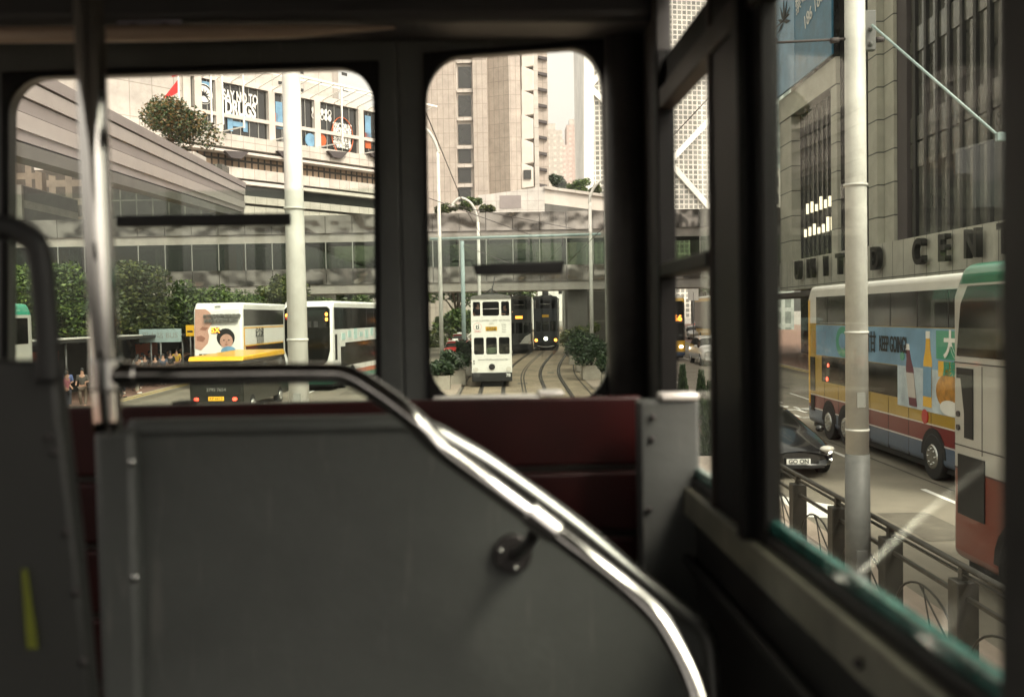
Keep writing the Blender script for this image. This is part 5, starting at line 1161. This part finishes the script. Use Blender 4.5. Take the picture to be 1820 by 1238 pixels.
# ------------------------------------------------------------------ bus shelter and street items at left
sh = thing('bus_shelter', 'long dark bus shelter with advert panels beside the queue on the left pavement', 'shelter', (-20.2, 0, .13))
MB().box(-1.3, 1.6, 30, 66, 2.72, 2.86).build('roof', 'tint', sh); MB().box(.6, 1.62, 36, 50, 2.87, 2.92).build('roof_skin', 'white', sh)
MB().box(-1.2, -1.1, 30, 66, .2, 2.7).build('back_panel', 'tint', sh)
for y in range(32, 66, 5): MB().tube([(1.3, y, 0), (1.3, y, 2.74)], .05, 8).build('post', 'polegrey', sh)
for y, m_ in ((35, 'orange'), (43, 'orange'), (50, 'sky_blue'), (56, 'orange')): MB().box(-1.05, -1.0, y, y+3.4, .9, 2.3).build('advert_panel', m_, sh)
for i, (y, m_) in enumerate(((33.6, 'sky_blue'), (36.6, 'flag'))):
    ap = MB().box(.9, 1.0, y, y+1.2, .5, 2.1).build('end_advert', 'plate', sh); MB().box(.86, .89, y+.2, y+.9, .8, 1.9).build('picture', m_, ap); MB().box(.86, .89, y+.1, y+1.1, .52, .72).build('caption_strip', 'lime', ap)
p = PY(285, 594, 52); ws = thing('route_sign', 'pale route sign box on a post above the bus shelter', 'sign', (p.x, 52, .13)); MB().tube([(0, 0, 0), (0, 0, p.z-.4)], .05, 8).build('post', 'polegrey', ws)
MB().box(-1.1, 1.1, -.08, .08, p.z-.55, p.z+.15).build('board', 'polegreen', ws, bevel=.02); text('lettering', '巴士站 BUS', .38, ws, 'ink', (0, -.085, p.z-.2), 'F', .004)
p = PY(338, 585, 54); ys = thing('yellow_sign', 'small bright yellow stop sign at the left edge of the baby advert bus', 'sign', (p.x, 54, .13)); MB().tube([(0, 0, 0), (0, 0, p.z)], .04, 8).build('post', 'polegrey', ys)
MB().box(-.22, .22, -.05, .05, p.z-.5, p.z+.1).build('board', 'yellow', ys); MB().box(-.15, .15, -.06, -.05, p.z-.3, p.z-.2).build('marking', 'black', ys)
p = PY(1232, 520, 84); ys = thing('road_sign', 'small pale road sign on a slim post in the narrow side window', 'sign', (p.x, 84, gz(84))); MB().tube([(0, 0, 0), (0, 0, p.z-.7)], .05, 8).build('post', 'polegrey', ys)
MB().box(-.45, .45, -.04, .04, p.z-1.4, p.z+.1).build('board', 'white', ys)
# ------------------------------------------------------------------ people
def skin_obj(name, verts, edges, m_, parent, root=0, sub=1):
    me = bpy.data.meshes.new(name); me.from_pydata([v[:3] for v in verts], edges, []); me.materials.append(K[m_] if isinstance(m_, str) else m_)
    o = bpy.data.objects.new(name, me); COL.objects.link(o); o.parent = parent
    md = o.modifiers.new('skin', 'SKIN'); md.use_smooth_shade = True
    sv = me.skin_vertices[0].data
    for i, v in enumerate(verts):
        r = v[3]; sv[i].radius = r if isinstance(r, tuple) else (r, r)
    sv[root].use_root = True
    s_ = o.modifiers.new('sub', 'SUBSURF'); s_.levels = sub; s_.render_levels = sub
    return o
cloth = {}
def cm(c):
    if c not in cloth: cloth[c] = mat('cloth', c, .8, var=.2, scale=6)
    return cloth[c]
def person(label, loc, rz, shirt, legs, pose=0, h=1.68, group='people queuing at the bus shelter', hairlong=False):
    t = thing('person', label, 'person', loc, rz, group); t.scale = (h/1.7,)*3
    a = .12+.03*pose; fwd = .05+.10*(pose % 3); st2 = .10*(pose % 2)
    # 0 pelvis 1 belly 2 chest 3 neck 4 head base 5 head top
    B = [(0, 0, .92, (.15, .11)), (0, 0, 1.08, (.13, .10)), (0, .01, 1.28, (.16, .11)), (0, 0, 1.44, (.055, .055)), (0, -.02, 1.55, (.078, .088)), (0, -.01, 1.64, (.068, .08)),
         (-.19, 0, 1.38, .055), (-.24, -.02, 1.12, .042), (-.22, -.04-fwd, .90+fwd*.9, .034), (-.21, -.06-fwd, .82+fwd*.95, .038),
         (.19, 0, 1.38, .055), (.24, -.02, 1.12, .042), (.20, -.08-fwd*1.5, .92+fwd*1.3, .034), (.19, -.12-fwd*1.5, .86+fwd*1.4, .038),
         (-.09, 0, .84, .085), (-.10, -st2, .48, .058), (-.10, st2, .09, .042), (-.10, st2-.16, .04, .038),
         (.09, 0, .84, .085), (.10, st2, .48, .058), (.10, -st2*.6, .09, .042), (.10, -st2*.6-.16, .04, .038)]
    E = [(0, 1), (1, 2), (2, 3), (3, 4), (4, 5), (2, 6), (6, 7), (7, 8), (8, 9), (2, 10), (10, 11), (11, 12), (12, 13), (0, 14), (14, 15), (15, 16), (16, 17), (0, 18), (18, 19), (19, 20), (20, 21)]
    body = skin_obj('body', B, E, 'skin', t)
    def sub(idx, ed, grow, name, m_):
        vs = []
        for i in idx:
            v = B[i]; r = v[3]; r = tuple(x+grow for x in r) if isinstance(r, tuple) else r+grow; vs.append((v[0], v[1], v[2], r))
        return skin_obj(name, vs, ed, m_, t)
    sub([0, 1, 2, 6, 7, 10, 11], [(0, 1), (1, 2), (2, 3), (3, 4), (2, 5), (5, 6)], .018, 'shirt', cm(shirt))
    sub([0, 14, 15, 16, 18, 19, 20], [(0, 1), (1, 2), (2, 3), (0, 4), (4, 5), (5, 6)], .016, 'trousers', cm(legs))
    hb = MB(); hb.ball((0, .015, 1.62), .105, 12, (.9, 1.02, 1.0 if not hairlong else 1.25)); hb.build('hair', 'hair', t)
    fm = MB(); fm.ball((0, -.115, 1.555), .014, 6)
    fm.build('nose', 'skin', t)
    for x in (-.03, .03): MB().ball((x, -.104, 1.585), .009, 6).build('eye', 'black', t)
    for x in (-.1, .1): MB().ball((x, [st2, -st2*.6][x > 0]-.10, .045), .05, 8, (.9, 2.0, .8)).build('shoe', 'black' if pose % 2 else 'plate', t)
    return t
ppl = [(143, 39.5, (.38, .12, .15), (.03, .03, .04), 0, 'person in a pink red top leaning by the left shelter panels'), (160, 41, (.08, .07, .06), (.12, .09, .07), 1, 'person in a dark top and brown trousers just behind the pink top'),
       (262, 47, (.03, .03, .03), (.42, .38, .32), 2, 'person in black top and pale trousers near the kerb'), (228, 45, (.05, .05, .05), (.04, .04, .05), 3, 'person in dark clothes right beside the grab pole'),
       (245, 50, (.45, .42, .38), (.05, .05, .07), 4, 'person in a light top in the middle of the queue'), (276, 51, (.06, .05, .05), (.05, .05, .07), 1, 'person in dark clothes right of the pale trousers'),
       (290, 52, (.06, .08, .12), (.04, .04, .04), 2, 'person in a navy top below the route sign'), (303, 54, (.03, .03, .03), (.05, .05, .05), 0, 'person dressed all in black further up the queue'),
       (314, 56, (.55, .35, .05), (.05, .05, .06), 3, 'person in a yellow orange top near the light bus'), (322, 59, (.06, .06, .06), (.05, .05, .06), 2, 'person in dark grey at the far end of the queue'), (212, 43, (.30, .07, .05), (.04, .04, .05), 5, 'person in a rust red top right of the pole foot'), (118, 41, (.10, .14, .3), (.05, .05, .06), 1, 'person in a blue top beside the lit advert panels')]
for i, (px, Y, sh_, lg, ps, d) in enumerate(ppl):
    x = min(PY(px, 650, Y).x, -17.8); person(d, (x, Y, .13+gz(Y)), R(random.choice([-40, 20, 60, 90, 10])), sh_, lg, ps, 1.6+.03*(i % 5))
for i in range(12):
    px = 214+i*9.6+random.uniform(-3, 3); Y = 44+i*1.5; x = min(PY(px, 650, Y).x, -18.0)-random.random()*.8
    c_ = random.choice([(.04, .04, .05), (.07, .06, .06), (.03, .03, .03), (.12, .11, .10)])
    person('dark dressed person half hidden in the dense part of the bus queue', (x, Y, .13+gz(Y)), R(random.uniform(-120, 120)), c_, (.04, .04, .05), i % 6, 1.58+.04*(i % 4))
# two people upstairs in the white tram
o = person('person in black standing at the upper left window of the white tram', (wt.location.x-.66, 49.25, gz(48.6)+2.61), 0, (.015, .015, .02), (.02, .02, .02), 1, 1.62, 'people in the white tram')
o = person('person in dark clothes at the upper right window of the white tram', (wt.location.x+.66, 49.3, gz(48.6)+2.61), R(40), (.02, .02, .03), (.02, .02, .02), 2, 1.5, 'people in the white tram')

hz = MB().box(-260, 330, -60, 940, -2.5, 170).build('haze', 'white'); hz.data.materials.clear()
HM = bpy.data.materials.new('haze air'); HM.use_nodes = True; HM.node_tree.nodes.clear()
ho = HM.node_tree.nodes.new('ShaderNodeOutputMaterial'); hv = HM.node_tree.nodes.new('ShaderNodeVolumePrincipled')
hv.inputs['Color'].default_value = (.95, .93, .90, 1); hv.inputs['Density'].default_value = .00025; hv.inputs['Anisotropy'].default_value = .3
HM.node_tree.links.new(hv.outputs[0], ho.inputs['Volume']); hz.data.materials.append(HM)
tag(hz, 'pale warm haze softening the far towers', 'haze', None, 'stuff')
